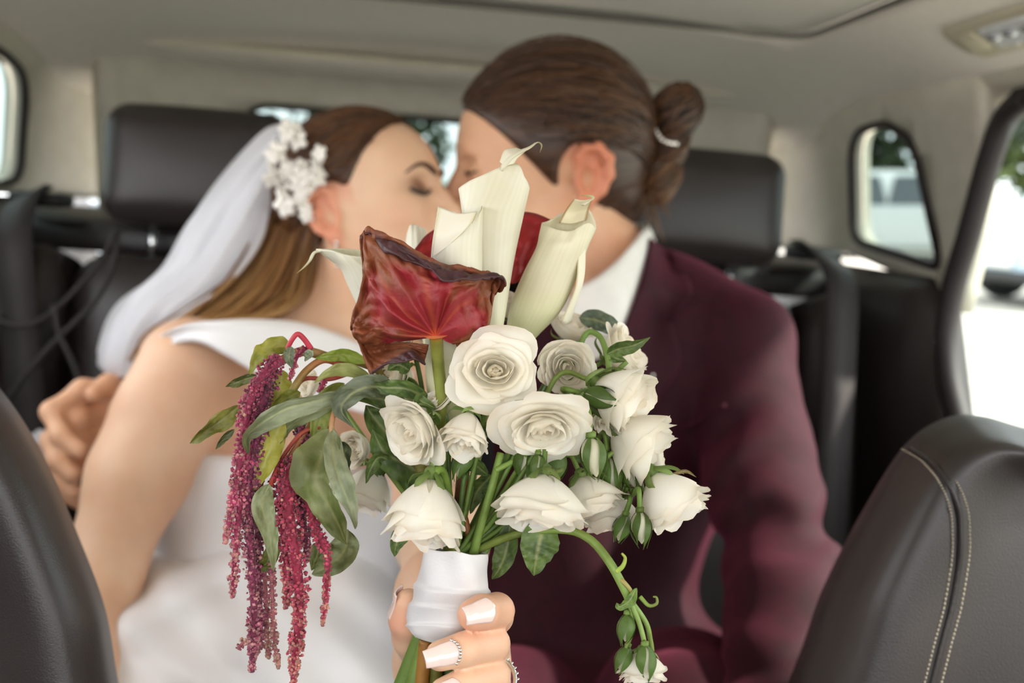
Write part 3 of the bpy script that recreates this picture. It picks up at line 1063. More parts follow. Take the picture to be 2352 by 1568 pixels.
def head(b, c, B, sx=1.0, fem=False, ex=-.030):
    """head solids in local axes: x forward, y left, z up"""
    H = lambda x, y, z: c + B @ (np.array([x, y, z]) * sx)
    E = lambda x, y, z, rx_, ry_, rz_, k=.02, sub=False: b.ell(H(x, y, z), np.array([rx_, ry_, rz_]) * sx, B, k, sub)
    E(-.008, 0, .030, .098, .076, .086)
    E(.032, 0, .030, .060, .062, .062, .03)
    E(.036, 0, -.030, .054, .058, .080, .03)
    E(.040, 0, -.076, .046 if fem else .050, .043 if fem else .050, .036 if fem else .040, .03)
    b.cap(H(-.012, .050, -.055), H(.070, .020, -.092), .020 * sx, .018 * sx, .025)
    b.cap(H(-.012, -.050, -.055), H(.070, -.020, -.092), .020 * sx, .018 * sx, .025)
    b.cap(H(.076, 0, -.098), H(.080, 0, -.100), (.015 if fem else .018) * sx, .015 * sx, .02)
    b.cap(H(.078, -.028, .020), H(.078, .028, .020), (.011 if fem else .014) * sx, None, .015)
    for s in (-1, 1):
        E(.058, s * .042, -.028, .024, .018, .020, .02)
        E(.096, s * .031, .000, .016, .017, .013, .014, True)
        E(.075, s * .031, -.002, .0155, .015, .0125, .004)
        b.cap(H(.078, s * .046, .004), H(.088, s * .018, -.004), .0042 * sx, .0036 * sx, .006)      # lid edge
    b.chain([H(.086, 0, .012), H(.098, 0, -.012), H(.110, 0, -.033)], [.008 * sx, .0085 * sx, .0105 * sx], .010)
    for s in (-1, 1):
        E(.098, s * .011, -.037, .010, .007, .008, .006)
    b.cap(H(.092, -.018, -.064), H(.092, .018, -.064), .0065 * sx, None, .008)
    E(.096, 0, -.0625, .007, .016, .006, .006)
    b.cap(H(.090, -.015, -.0755), H(.090, .015, -.0755), .0070 * sx, None, .008)
    for s in (-1, 1):                                             # ears
        e = lambda x, y, z: H(ex + x, s * (.069 + y), -.010 + z)
        R = B
        b.ell(e(-.005, .006, .004), np.array([.017, .006, .027]) * sx, R, .008)
        b.chain([e(.009, .004, .010), e(.010, .008, .022), e(.002, .011, .031), e(-.010, .016, .031), e(-.021, .019, .019), e(-.022, .018, .002), e(-.015, .013, -.015), e(-.005, .007, -.024)],
                [x * sx for x in (.0042, .0046, .0048, .0050, .0050, .0046, .0042, .0040)], .004)
        b.chain([e(-.003, .010, .018), e(-.012, .013, .006), e(-.010, .011, -.012)], [.0036 * sx] * 3, .003)
        b.ell(e(.002, .006, -.026), np.array([.0085, .0048, .0105]) * sx, R, .008)
        b.ell(e(.010, .006, -.004), np.array([.0045, .005, .008]) * sx, R, .005)
        b.ell(e(.000, .015, -.002), np.array([.0095, .013, .0145]) * sx, R, .003, True)
        b.ell(e(-.004, .017, .015), np.array([.0085, .008, .0085]) * sx, R, .003, True)
    return H


def skin_tint(V, c, B, sx, base, blush, lips, eye=None, ex=-.030, reds=()):
    L = ((V - c) @ B) / sx
    col = np.tile(np.array(lin(base)), (len(V), 1))

    def blend(m, tgt):
        col[:] = col * (1 - m[:, None]) + np.array(lin(tgt)) * m[:, None]
    inhead = (np.abs(L[:, 0]) < .13) & (np.abs(L[:, 1]) < .12) & (np.abs(L[:, 2]) < .13)
    g = lambda p, r: np.exp(-(((L - np.array(p)) / np.array(r)) ** 2).sum(1)) * inhead
    for s in (-1, 1):
        blend(.55 * g((.065, s * .045, -.035), (.025, .03, .022)), blush)
        ear = np.clip((np.abs(L[:, 1]) - .071) / .008, 0, 1) * inhead * (np.abs(L[:, 0] - ex) < .035) * (np.abs(L[:, 2] + .005) < .05)
        blend(.38 * ear, 'd9795a')
        if eye:
            blend(.85 * g((.084, s * .036, .004), (.03, .018, .010)), eye)
            blend(.8 * g((.084, s * .036, -.004), (.03, .014, .005)), '2a120a')
    blend(np.clip(1.3 * g((.096, 0, -.069), (.014, .022, .0105)), 0, 1) * .8, lips)
    for p, r, cc, a in reds:
        blend(a * np.exp(-(((V - np.array(p)) / r) ** 2).sum(1)), cc)
    return col


def hair_cap(c, B, sx, cuts, rad=(.107, .084, .096), cen=(-.010, 0, .032), extra=None):
    b = Body()
    H = lambda x, y, z: c + B @ (np.array([x, y, z]) * sx)
    b.ell(H(*cen), np.array(rad) * sx, B, .02)
    if extra:
        extra(b, H)
    for pt, n, k in cuts:
        b.half(H(*pt), B @ np.array(n, float), k)
    return b, H


def strands_tint(n, c1, c2, rs):
    t = rs.uniform(0, 1, n)
    return [tuple(np.array(lin(c1)) * (1 - a) + np.array(lin(c2)) * a) for a in t]


# ------------------------------------------------------------------ groom
gB = basis((-.975, -.16, -.02), (.03, 0, 1))
gS = 1.0
g_ear = P(1362, 402, 1.047)
gC = g_ear - gB @ (np.array([-.035, .080, -.008]) * gS)
gb = Body()
gH = head(gb, gC, gB, gS)
neck0 = P(1425, 660, 1.15)
gb.cap(gH(-.018, 0, -.055), neck0, .056, .060, .03)
gb.cap(gH(.0, .030, -.075), P(1372, 690, 1.09), .014, .012, .02)          # neck muscle
gb.ell(P(1430, 820, 1.20), (.13, .08, .10), None, .04)
gb.ell(P(1400, 1050, 1.20), (.11, .085, .18), None, .05)
gb.ell(P(1340, 1400, 1.16), (.095, .085, .165), None, .05)
gb.cap(P(1430, 740, 1.18), P(1690, 800, 1.135), .036, .040, .03)
gb.chain([P(1690, 805, 1.13), P(1730, 1050, 1.075), P(1790, 1290, .97), P(1765, 1600, .84), P(1740, 1720, .78)], [.042, .040, .036, .031, .026], .02)
gb.cap(P(1400, 720, 1.19), P(1140, 800, 1.28), .045, .045, .03)
gb.chain([P(1140, 800, 1.28), P(900, 960, 1.315), P(640, 1000, 1.30), P(400, 985, 1.20)], [.046, .042, .038, .027], .02)
# right hand closing on the bride's sleeve side
gb.chain([P(400, 985, 1.20), P(300, 975, 1.13)], [.026, .034], .02)
gb.ell(P(260, 965, 1.10), (.036, .030, .042), None, .02)
for pts, r in (([(262, 890, 1.09), (190, 895, 1.055), (118, 945, 1.035), (140, 1000, 1.02), (185, 1035, 1.015)], .0098),
               ([(250, 940, 1.085), (180, 960, 1.05), (118, 1012, 1.035), (132, 1055, 1.02), (168, 1090, 1.015)], .0098),
               ([(250, 990, 1.085), (185, 1015, 1.05), (128, 1065, 1.035), (142, 1105, 1.025), (172, 1130, 1.02)], .0092),
               ([(250, 1030, 1.09), (195, 1060, 1.06), (146, 1105, 1.04), (156, 1135, 1.03), (180, 1155, 1.025)], .0082)):
    gb.chain([P(*p) for p in pts], [r * 1.1, r * 1.12, r * 1.05, r * .98, r * .88], .008)
gb.chain([P(290, 905, 1.085), P(250, 885, 1.05), P(215, 905, 1.03)], [.012, .011, .009], .01)
# left hand resting in the lap below the frame
gb.ell(P(1690, 1790, .72), (.04, .045, .02), None, .02)
for k in range(4):
    gb.chain([P(1690 - 20 + k * 22, 1800, .70), P(1650 - 22 + k * 22, 1850, .67), P(1620 + k * 22, 1880, .66)], [.010, .009, .008], .006)
gV, gF = gb.mesh(.0028, smooth=1)
groom = thing('person', 'person in a burgundy suit and white shirt with brown hair tied in a bun, kissing', 'person', P(1430, 1700, 1.15))
gcol = skin_tint(gV, gC, gB, gS, 'e2b492', 'd8946e', 'b9685a', reds=[])
mk('body', gV, gF, M_skin, groom, colors=gcol)
gbvh = bvh_of(gV, gF)

rs = np.random.RandomState(3)
hb, hH = hair_cap(gC, gB, gS, [((.030, 0, .006), (.70, 0, -.714), .006), ((-.035, 0, -.045), (.25, 0, -.97), .01)], rad=(.112, .087, .104), cen=(-.012, 0, .034))
hb.ell(hH(-.024, .081, -.010), (.026, .03, .036), gB, .010, True)
hb.ell(hH(-.024, -.081, -.010), (.026, .03, .036), gB, .010, True)
hb.cap(hH(-.085, 0, -.035), hH(-.062, 0, -.085), .03, .022, .03)
V, F = hb.mesh(.0034, smooth=2)
L = (V - gC) @ gB
ang = np.arctan2(L[:, 1], L[:, 2] - .01)
st = np.sin(ang * 31 + 1.5 * np.sin(ang * 7)) * .5 + np.sin(ang * 67 + L[:, 0] * 12) * .3 + np.sin(ang * 113 + L[:, 0] * 20) * .25
st = np.clip(.42 + .36 * st + .10 * np.sin(L[:, 0] * 40), 0, 1)
col = np.array(lin('27160d')) * (1 - st[:, None]) + np.array(lin('5e3d24')) * st[:, None]
gh = mk('hair', V, F, M_hair_dark, groom, colors=col)
rad, cen = np.array((.1135, .0885, .1055)), np.array((-.012, 0, .034))


def ell_path(a, b_, n=14, lift=1.0):
    """great-circle-like path over the head ellipsoid between local points a and b"""
    da, db = unit((np.array(a) - cen) / rad), unit((np.array(b_) - cen) / rad)
    om = math.acos(np.clip(da @ db, -1, 1))
    t = np.linspace(0, 1, n)[:, None]
    d = (np.sin((1 - t) * om) * da + np.sin(t * om) * db) / max(math.sin(om), 1e-4)
    return cen + d * rad * lift


def behind(pth, pt, n, ex=-.024):
    keep = (pth - np.array(pt)) @ np.array(n) < rs.uniform(.001, .009)
    q = (pth - np.array([ex, 0, -.010])) / np.array([.027, 1, .035])
    if ((np.abs(pth[:, 1]) > .05) & (q[:, 0] ** 2 + q[:, 2] ** 2 < 1)).any():
        return pth[:0]
    bad = np.where(~keep)[0]
    return pth[bad[-1] + 1:] if len(bad) else pth


mb = MB()
for k in range(330):
    # start along the hairline: from one ear over the forehead to the other
    th = rs.uniform(-1, 1)
    a = (.098 - .085 * abs(th) ** 1.5, .088 * math.sin(th * 1.45), .078 - .085 * abs(th) ** 2.2)
    a = np.array(a) + rs.normal(size=3) * .004 - np.array([rs.uniform(0, .05), 0, 0])
    pth = ell_path(a, (-.118 + rs.normal() * .006, rs.normal() * .012, .030 + rs.normal() * .018), 16, 1.0 + rs.uniform(-.004, .010))
    r = rs.uniform(.0008, .0022)
    pth = behind(pth, (.030, 0, .006), (.70, 0, -.714))
    if len(pth) < 4:
        continue
    mb.add(*tube(gC + pth @ gB.T, r * np.clip(np.linspace(.25, 1.2, len(pth)), 0, 1), 4), strands_tint(1, '24140b', '6f4a2c', rs)[0])
for k in range(90):                                              # nape hair drawn up
    a = (-.045 - rs.uniform(0, .04), rs.uniform(-.06, .075), -.085 + rs.uniform(0, .05))
    pth = ell_path(a, (-.118, rs.normal() * .012, .015 + rs.normal() * .012), 12, 1.0 + rs.uniform(-.004, .012))
    mb.add(*tube(gC + pth @ gB.T, rs.uniform(.0006, .0015) * np.clip(np.linspace(.3, 1.2, 12), 0, 1), 4), strands_tint(1, '352013', '86603e', rs)[0])
for k in range(60):                                              # flyaways
    a = (rs.uniform(-.02, .07), rs.uniform(-.06, .06), .13)
    pth = ell_path(a, (-.11, rs.uniform(-.03, .05), .05 + rs.normal() * .03), 12, 1.02)
    pth = cen + (pth - cen) * (1 + .05 * rs.uniform(.2, 1.2) * np.sin(np.linspace(0, math.pi, 12)))[:, None]
    mb.add(*tube(gC + pth @ gB.T, .0004, 3), lin('6b4a30'))
mb.build('hair_strands', M_hair_dark, gh, colors=True)
# bun, twisted in two lobes, with a bead tie
bun = MB()
for (uc, vc, dc, ru, rv, nst, lo_c, hi_c) in ((1550, 262, 1.115, .027, .034, 90, '22130a', '6f4a2a'), (1532, 340, 1.12, .021, .030, 60, '22130a', '6d4828'), (1520, 415, 1.12, .017, .026, 50, '33200f', '8a6340')):
    cc = P(uc, vc, dc)
    Vv, Ff = ico(3)
    nn = fbm(Vv * 3, 4, 2)
    bun.add(cc + Vv * np.array([ru, ru, rv]) * .93 * (1 + .05 * nn)[:, None], Ff, lin('38230f' if vc > 380 else '332012'))
    for k in range(nst):
        t = np.linspace(0, 1, 18)
        a0 = rs.uniform(0, 6.28)
        ph = a0 + t * rs.uniform(1.5, 3.5)
        lat = -1.35 + 2.7 * t
        pth = np.stack([np.cos(lat) * np.cos(ph) * ru, np.cos(lat) * np.sin(ph) * ru, np.sin(lat) * rv], 1)
        tilt = .5 + rs.normal() * .15
        Rr = np.array([[math.cos(tilt), 0, math.sin(tilt)], [0, 1, 0], [-math.sin(tilt), 0, math.cos(tilt)]])
        bun.add(*tube(cc + (pth * rs.uniform(.97, 1.07)) @ Rr.T, rs.uniform(.001, .0026), 4), strands_tint(1, lo_c, hi_c, rs)[0])
for k in range(26):
    s = P(1505 + rs.normal() * 10, 440 + rs.normal() * 10, 1.12)
    e = P(1490 + rs.normal() * 25, 500 + rs.normal() * 25, 1.11)
    m_ = (s + e) / 2 + rs.normal(size=3) * .01
    bun.add(*tube(catmull([s, m_, e], 10), .0007, 3), strands_tint(1, '5a3d26', 'a27c54', rs)[0])
bun.build('bun', M_hair_dark, gh, colors=True)
mb = MB()
tp = catmull([P(1505, 300, 1.10), P(1517, 318, 1.088), P(1535, 328, 1.085), P(1555, 330, 1.09)], 14)
for q in tp[::2]:
    Vv, Ff = ico(1)
    mb.add(q + Vv * .0042, Ff)
mb.build('hair_tie', M_silver, gh)
# brow
for s in (1, -1):
    br = [(.094, s * .012, .018), (.091, s * .026, .024), (.081, s * .043, .022)]
    V, F = tube(catmull([gH(*p) for p in br], 10), np.array([.0035, .004, .0042, .004, .004, .0036, .003, .0026, .002, .001]), 6, .6)
    mk('eyebrow', V, F, M_brow, groom)
    V, F = tube(catmull([gH(.091, s * .020, -.001), gH(.092, s * .031, -.004), gH(.083, s * .045, -.001)], 10), .0016, 5)
    mk('eyelashes', V, F, M_lash, groom)

# shirt with stand collar
sbod = Body()
sbod.ell(P(1430, 825, 1.185), (.145, .100, .115), None, .04)
sbod.ell(P(1400, 1050, 1.19), (.120, .105, .20), None, .05)
sbod.cap(P(1430, 730, 1.175), P(1680, 795, 1.135), .046, .045, .03)
sbod.cap(P(1400, 715, 1.19), P(1160, 800, 1.27), .052, .05, .03)
sbod.cap(P(1428, 610, 1.145), neck0, .047, .051, .02, True)
sbod.half(P(1430, 1250, 1.15), (0, 0, -1), .01)
V, F = sbod.mesh(.006, smooth=2)
shirt = mk('shirt', V, F, M_shirt, groom)
# collar: a band standing round the neck, folded over
top = [(1318, 668, 1.030), (1372, 640, 1.030), (1430, 590, 1.050), (1475, 535, 1.10), (1488, 520, 1.155), (1455, 520, 1.21), (1395, 540, 1.225), (1340, 590, 1.19), (1305, 650, 1.12)]
bot = [(1315, 735, 1.022), (1390, 770, 1.020), (1445, 735, 1.035), (1492, 640, 1.09), (1512, 580, 1.16), (1470, 570, 1.23), (1395, 590, 1.245), (1325, 640, 1.21), (1285, 720, 1.12)]
rows = []
for a, b_ in zip(top, bot):
    A, Bp = P(*a), P(*b_)
    out = (Bp - A) * .15 + np.array([0, 0, .004])
    inn = P(a[0] + (1405 - a[0]) * .06, a[1] + 30, a[2] + .006)
    rows.append([inn, A, A + out * .3, A * .5 + Bp * .5 - C_F * .004, Bp])
V, F = patch(rows, 60, 12)
solid(mk('collar', V.reshape(-1, 3), F, M_shirt, shirt), .0015)

# jacket
jb = Body()
jb.ell(P(1440, 830, 1.19), (.165, .118, .135), None, .04)
jb.ell(P(1400, 1060, 1.185), (.135, .125, .20), None, .05)
jb.ell(P(1320, 1400, 1.13), (.125, .120, .20), None, .06)
jb.cap(P(1470, 690, 1.18), P(1705, 780, 1.125), .058, .056, .03)
jb.cap(P(1400, 715, 1.20), P(1150, 800, 1.28), .058, .058, .03)
jb.chain([P(1695, 792, 1.12), P(1718, 950, 1.09), P(1745, 1110, 1.04), P(1790, 1285, .965), P(1800, 1420, .90), P(1775, 1580, .835), P(1750, 1690, .79)], [.060, .058, .056, .053, .050, .046, .042], .016)
jb.chain([P(1150, 800, 1.28), P(900, 960, 1.315), P(640, 1000, 1.30), P(430, 985, 1.215)], [.058, .053, .047, .036], .02)
jb.ell(P(1480, 1590, 1.05), (.13, .14, .07), None, .05)
jb.cap(P(1405, 590, 1.14), P(1385, 700, 1.09), .066, .056, .01, True)
jb.cap(P(1360, 700, 1.06), P(1230, 1010, 1.03), .050, .012, .01, True)


def jacket_folds(q):
    a = P(1740, 900, 1.1)
    d = q - a
    along = (C_O[2] - q[:, 2])
    u = (q - C_O) @ C_R / ((q - C_O) @ C_F) * FPX + 1176
    v = 784 - (q - C_O) @ C_U / ((q - C_O) @ C_F) * FPX
    arm = np.clip((u - 1600) / 60, 0, 1) * np.clip((v - 860) / 80, 0, 1)
    ph = v / 30. + (u - 1740) * .012 + 1.3 * np.sin(u * .02 + v * .004)
    fold = .0085 * arm * (np.sin(ph * 1.25) * .6 + np.sin(ph * .62 + 1.1) * .8) * (.55 + .45 * np.sin(v * .011 + 2))
    body = np.clip((1560 - u) / 80, 0, 1) * np.clip((v - 1000) / 150, 0, 1)
    fold2 = .0045 * body * np.sin((u - 1400) * .018 - (v - 1200) * .016 + 1.5 * np.sin(v * .01))
    return fold + fold2


V, F = jb.mesh(.0042, disp=jacket_folds, smooth=2)
jacket = mk('jacket', V, F, M_wool, groom)
jbvh = bvh_of(V, F)


def on_jacket(u, v, off=.004, dflt=1.06):
    h = cast(jbvh, u, v)
    d = depth_of(h) if h is not None else dflt
    return P(u, v, min(d, dflt + .12) - off)


lap_in = [(1497, 548, 1.105), (1478, 640, 1.055), (1440, 745, 1.025), (1385, 880, 1.015), (1310, 1000, 1.02)]
lap_out = [(1545, 590), (1590, 665), (1545, 735), (1560, 850), (1440, 1010)]
rows = []
for a, (u2, v2) in zip(lap_in, lap_out):
    A = P(*a)
    m_ = on_jacket(a[0] * .45 + u2 * .55, a[1] * .45 + v2 * .55, .012, 1.10)
    e = on_jacket(u2, v2, .006, 1.12)
    inn = P(a[0] - 6, a[1] + 4, a[2] + .012)
    rows.append([inn, A, m_, e])
V, F = patch(rows, 40, 14)
solid(mk('lapel', V.reshape(-1, 3), F, M_wool, jacket), .004)
V, F = tube(catmull([on_jacket(1545, 735, .007), on_jacket(1560, 705, .008), on_jacket(1590, 668, .008)], 8), .0016, 5)
mk('lapel_notch', V, F, M_wool, jacket)
pk = [on_jacket(1560, 985, .003), on_jacket(1610, 965, .003), on_jacket(1665, 930, .003)]
V, F = tube(catmull(pk, 12), .0035, 6, .5)
mk('breast_pocket', V, F, M_wool, jacket)
Vv, Ff = ico(2)
mk('lapel_pin', on_jacket(1497, 862, .006) + Vv * .0035, Ff, M_silver, jacket)
tb = Body()
tb.chain([P(1490, 1625, 1.12), P(1570, 1655, .95), P(1590, 1700, .86), P(1590, 1960, .85)], [.085, .080, .070, .055], .03)
tb.chain([P(1310, 1630, 1.14), P(1170, 1700, .98), P(1110, 1760, .84), P(1100, 2000, .82)], [.085, .082, .072, .062], .03)
V, F = tb.mesh(.007, smooth=2)
mk('trousers', V, F, M_wool, groom)

# ------------------------------------------------------------------ bride
bB = basis((.925, -.25, .27), (-.26, .20, .93))
bS = .885
b_ear = P(743, 492, 1.031)
bC = b_ear - bB @ (np.array([-.021, -.080, -.008]) * bS)
bb = Body()
bH = head(bb, bC, bB, bS, True, -.016)
nb = P(725, 775, 1.10)
bb.cap(bH(-.022, 0, -.055), nb, .047, .050, .03)
bb.cap(bH(-.020, -.030, -.06), P(800, 790, 1.045), .013, .010, .02)
bb.ell(P(680, 900, 1.10), (.135, .080, .10), None, .04)
bb.ell(P(650, 1080, 1.08), (.125, .085, .14), None, .05)
bb.ell(P(640, 1300, 1.06), (.110, .080, .13), None, .05)
bb.ell(P(620, 1560, 1.04), (.16, .11, .14), None, .05)
bb.cap(P(700, 815, 1.10), P(450, 850, 1.01), .038, .045, .04)
bb.cap(P(740, 815, 1.10), P(920, 870, 1.07), .038, .042, .04)
R_SH, R_EL = P(436, 850, .995), P(222, 1345, .925)
bb.chain([R_SH, P(378, 960, .985), P(318, 1090, .965), R_EL, P(170, 1520, .84), P(200, 1700, .74)], [.050, .0455, .043, .035, .033, .026], .025)
bb.ell(P(225, 1790, .70), (.034, .04, .018), None, .02)
for k in range(4):
    bb.chain([P(205 + k * 22, 1800, .69), P(230 + k * 22, 1860, .66), P(250 + k * 22, 1890, .65)], [.008, .0075, .0065], .006)
L_EL = P(1012, 1150, .845)
bb.chain([P(925, 880, 1.065), P(960, 1000, .97), L_EL, P(1015, 1240, .745)], [.044, .041, .036, .031], .02)
V1, F1 = bb.mesh(.0028, smooth=1)

# the hand that holds the flowers, meshed finer; same surface, joined at the forearm
fb = Body()
fb.chain([L_EL, P(1015, 1240, .745), P(1012, 1370, .62), P(1008, 1470, .555)], [.0355, .031, .0245, .0205], .02)
fb.chain([P(1008, 1470, .555), P(1030, 1530, .525)], [.0205, .022], .02)
fb.ell(P(1040, 1525, .508), (.030, .013, .036), None, .015)
fb.ell(P(985, 1510, .500), (.014, .012, .022), None, .012)
fb.chain([P(975, 1510, .497), P(948, 1462, .487), P(938, 1420, .479), P(938, 1384, .475)], [.0105, .0090, .0084, .0068], .006)
idx = [P(1085, 1448, .497), P(1140, 1416, .477), P(1141, 1402, .4575), P(1108, 1405, .4425), P(1086, 1411, .4385)]
mid = [P(1085, 1508, .497), P(1134, 1494, .476), P(1132, 1478, .4545), P(1064, 1491, .4375), P(1012, 1505, .4335)]
rng_ = [P(1085, 1572, .497), P(1136, 1566, .476), P(1134, 1552, .4545), P(1066, 1572, .4375), P(1020, 1590, .4340)]
pin = [P(1080, 1635, .497), P(1126, 1632, .478), P(1122, 1622, .4570), P(1060, 1625, .4400), P(1025, 1638, .4365)]
for pts, r in ((idx, .0079), (mid, .0076), (rng_, .0074), (pin, .0068)):
    fb.chain(pts, [r * 1.06, r * 1.02, r * 1.02, r * .98, r * .88], .0016)
NAILS = []


def on_head(bvh, c, B, sx, y, z, off=.0006):
    d = B @ np.array([1.0, 0, 0])
    o = c + B @ (np.array([.2, y, z]) * sx)
    h = bvh.ray_cast(Vector(o), Vector(-d), .3)
    return (np.array(h[0]) if h[0] is not None else o - d * .11) + d * off


def nail_frame(a, b_, toward):
    ax = unit(b_ - a)
    n = unit(toward - ax * np.dot(ax, toward))
    return ax, n, np.cross(ax, n)


for pts, r in ((idx, .0079), (mid, .0076), (rng_, .0074), (pin, .0068)):
    ax, n, sd = nail_frame(pts[3], pts[4], -C_F + C_U * .30)
    NAILS.append((pts[4] + ax * .001, ax, n, sd, r))
V2, F2 = fb.mesh(.0013, smooth=1)
bV = np.concatenate([V1, V2])
bF = np.concatenate([F1, F2 + len(V1)])
bride = thing('person', 'person in a white satin wedding dress and veil holding the bouquet, kissing', 'person', P(640, 1700, 1.05))
bcol = skin_tint(bV, bC, bB, bS, 'e8c2a2', 'dc9c78', 'a8504a', eye='6a2e14', ex=-.016,
                 reds=[
                       (P(1085, 1410, .44), .012, 'e59a80', .5), (P(1140, 1480, .46), .010, 'e5a088', .5), (P(1140, 1400, .46), .010, 'e5a088', .5), (P(925, 1420, .475), .012, 'e2937a', .6)])
mk('body', bV, bF, M_skin, bride, colors=bcol)
bbvh = bvh_of(bV, bF)
for k, (p, ax, n, sd, r) in enumerate(NAILS + [(P(936, 1390, .475), unit(P(938, 1384, .475) - P(938, 1420, .479)), unit(-C_R * 1.0 + C_F * .35), None, .0078)]):
    if sd is None:
        n = unit(n - ax * np.dot(ax, n))
        sd = np.cross(ax, n)
        p = p - n * .0008
    rows = []
    for a in np.linspace(-.74, .74, 9):
        d = unit(n * math.cos(a) + sd * math.sin(a))
        row, last = [], r * .9
        for t in np.linspace(0, 1, 9):
            ln = -.0075 + .0150 * t
            if t < .3:
                ln += .0042 * a * a * (1 - t / .3)                    # rounded cuticle
            q = p + ax * ln
            h = bbvh.ray_cast(Vector(q + d * .0105), Vector(-d), .0105)
            if h[0] is not None and ln < .0035:
                last = float((np.array(h[0]) - q) @ d)
            row.append(q + d * (last + .0005 - (.0008 * max(0, ln - .003) / .004)))
        rows.append(row)
    V, F = patch(rows, 17, 17)
    no = mk('fingernail', V.reshape(-1, 3), F, M_nail, bride)
    solid(no, .0007)
    if k == 1:                                                   # crystals along the cuticle
        mbx = MB()
        for a in np.linspace(-1, 1, 9):
            Vv, Ff = ico(1)
            q = rows[int(round((a + 1) * 4))][0] + n * .0004 - ax * .0004
            mbx.add(q + Vv * .0008, Ff)
        mbx.build('nail_crystal', M_silver, no)
# rings on the ring finger
a, b_ = rng_[1], rng_[2]
c0 = a * .55 + b_ * .45
ax = unit(b_ - a)
n1 = unit(np.cross(ax, C_U))
n2 = np.cross(ax, n1)
t = np.linspace(0, 2 * math.pi, 33)
ringp = np.array([c0 + .0099 * (math.cos(x) * n1 + math.sin(x) * n2) for x in t])
V, F = tube(ringp, .0011, 6)
ring = mk('ring', V, F, M_silver, bride)
for x in np.linspace(0, 2 * math.pi, 22, endpoint=False):
    pass
mbx = MB()
for x in np.linspace(0, 2 * math.pi, 26, endpoint=False):
    Vv, Ff = ico(1)
    mbx.add(c0 + .0110 * (math.cos(x) * n1 + math.sin(x) * n2) + Vv * .0010, Ff)
mbx.build('ring_stones', M_silver, ring)
# brows, closed lashes
for s in (-1, 1):
    br = [on_head(bbvh, bC, bB, bS, s * y, z) for y, z in ((.008, .016), (.018, .022), (.030, .0265), (.042, .0245), (.052, .017))]
    V, F = tube(catmull(br, 14), np.interp(np.linspace(0, 1, 14), [0, .2, .5, 1], [.0030, .0042, .0034, .0010]), 6, .8)
    mk('eyebrow', V, F, M_brow, bride)
    mbx = MB()
    lid = catmull([on_head(bbvh, bC, bB, bS, s * y, z) for y, z in ((.017, -.003), (.025, -.0075), (.034, -.0080), (.043, -.0055), (.050, -.001))], 24)
    mbx.add(*tube(lid, np.interp(np.linspace(0, 1, 24), [0, .5, 1], [.0016, .0026, .0018]), 5))
    for q in lid[2:]:
        d = bB @ np.array([.8, s * .35, -.45])
        mbx.add(*tube(np.array([q, q + d * .002, q + d * .0036 + bB[:, 2] * .001]), np.array([.0007, .0005, .0002]), 4))
    mbx.build('eyelashes', M_lash, bride)
# earrings
for s in (-1, 1):
    ear = bH(-.012, s * .079, -.040)
    mbx = MB()
    for k in range(5):
        Vv, Ff = ico(1)
        mbx.add(ear + np.array([0, 0, -.004 - k * .006]) + Vv * np.array([.0026, .0026, .0034]), Ff)
    mbx.build('earring', M_silver, bride)

# hair: smooth crown, then long waves swept behind the near shoulder
rs = np.random.RandomState(5)
hb, hH = hair_cap(bC, bB, bS, [((.030, 0, .032), (.77, 0, -.64), .008), ((-.03, 0, -.06), (.25, 0, -.97), .01)], rad=(.110, .085, .098), cen=(-.013, 0, .032))
hb.ell(hH(-.012, -.081, -.012), (.026, .03, .036), bB, .010, True)
hb.ell(hH(-.012, .081, -.012), (.026, .03, .036), bB, .010, True)
V, F = hb.mesh(.0034, smooth=2)
L = (V - bC) @ bB
ang = np.arctan2(L[:, 1], L[:, 2] - .01)
st = np.sin(ang * 29 + 1.2 * np.sin(ang * 6)) * .5 + np.sin(ang * 71 + L[:, 0] * 10) * .35
st = np.clip(.38 + .32 * st, 0, 1)
col = np.array(lin('321c0e')) * (1 - st[:, None]) + np.array(lin('664022')) * st[:, None]
bh = mk('hair', V, F, M_hair_dark, bride, colors=col)
rad, cen = np.array((.1115, .0865, .0995)), np.array((-.013, 0, .032))
mb = MB()
for k in range(300):
    th = rs.uniform(-1, 1)
    a = np.array((.086 - .085 * abs(th) ** 1.5, .086 * math.sin(th * 1.45), .100 - .105 * abs(th) ** 2.0)) + rs.normal(size=3) * .004
    pth = ell_path(a, (-.115 + rs.normal() * .006, rs.normal() * .03 - .02, -.005 + rs.normal() * .03), 16, 1.0 + rs.uniform(-.004, .008))
    pth = behind(pth, (.030, 0, .032), (.77, 0, -.64), -.012) * bS
    if len(pth) < 4:
        continue
    mb.add(*tube(bC + pth @ bB.T, rs.uniform(.0008, .002) * np.clip(np.linspace(.25, 1.2, len(pth)), 0, 1), 4), strands_tint(1, '321c0e', '74491f', rs)[0])
mb.build('hair_strands', M_hair_dark, bh, colors=True)
left = np.array([(668, 335, 1.10), (628, 430, 1.09), (585, 540, 1.075), (520, 630, 1.055), (430, 710, 1.03), (350, 770, 1.02), (310, 830, 1.03)], float)
right = np.array([(735, 470, 1.06), (728, 540, 1.06), (715, 610, 1.06), (690, 680, 1.045), (640, 722, 1.02), (540, 738, .985), (430, 760, .985)], float)
mb = MB()
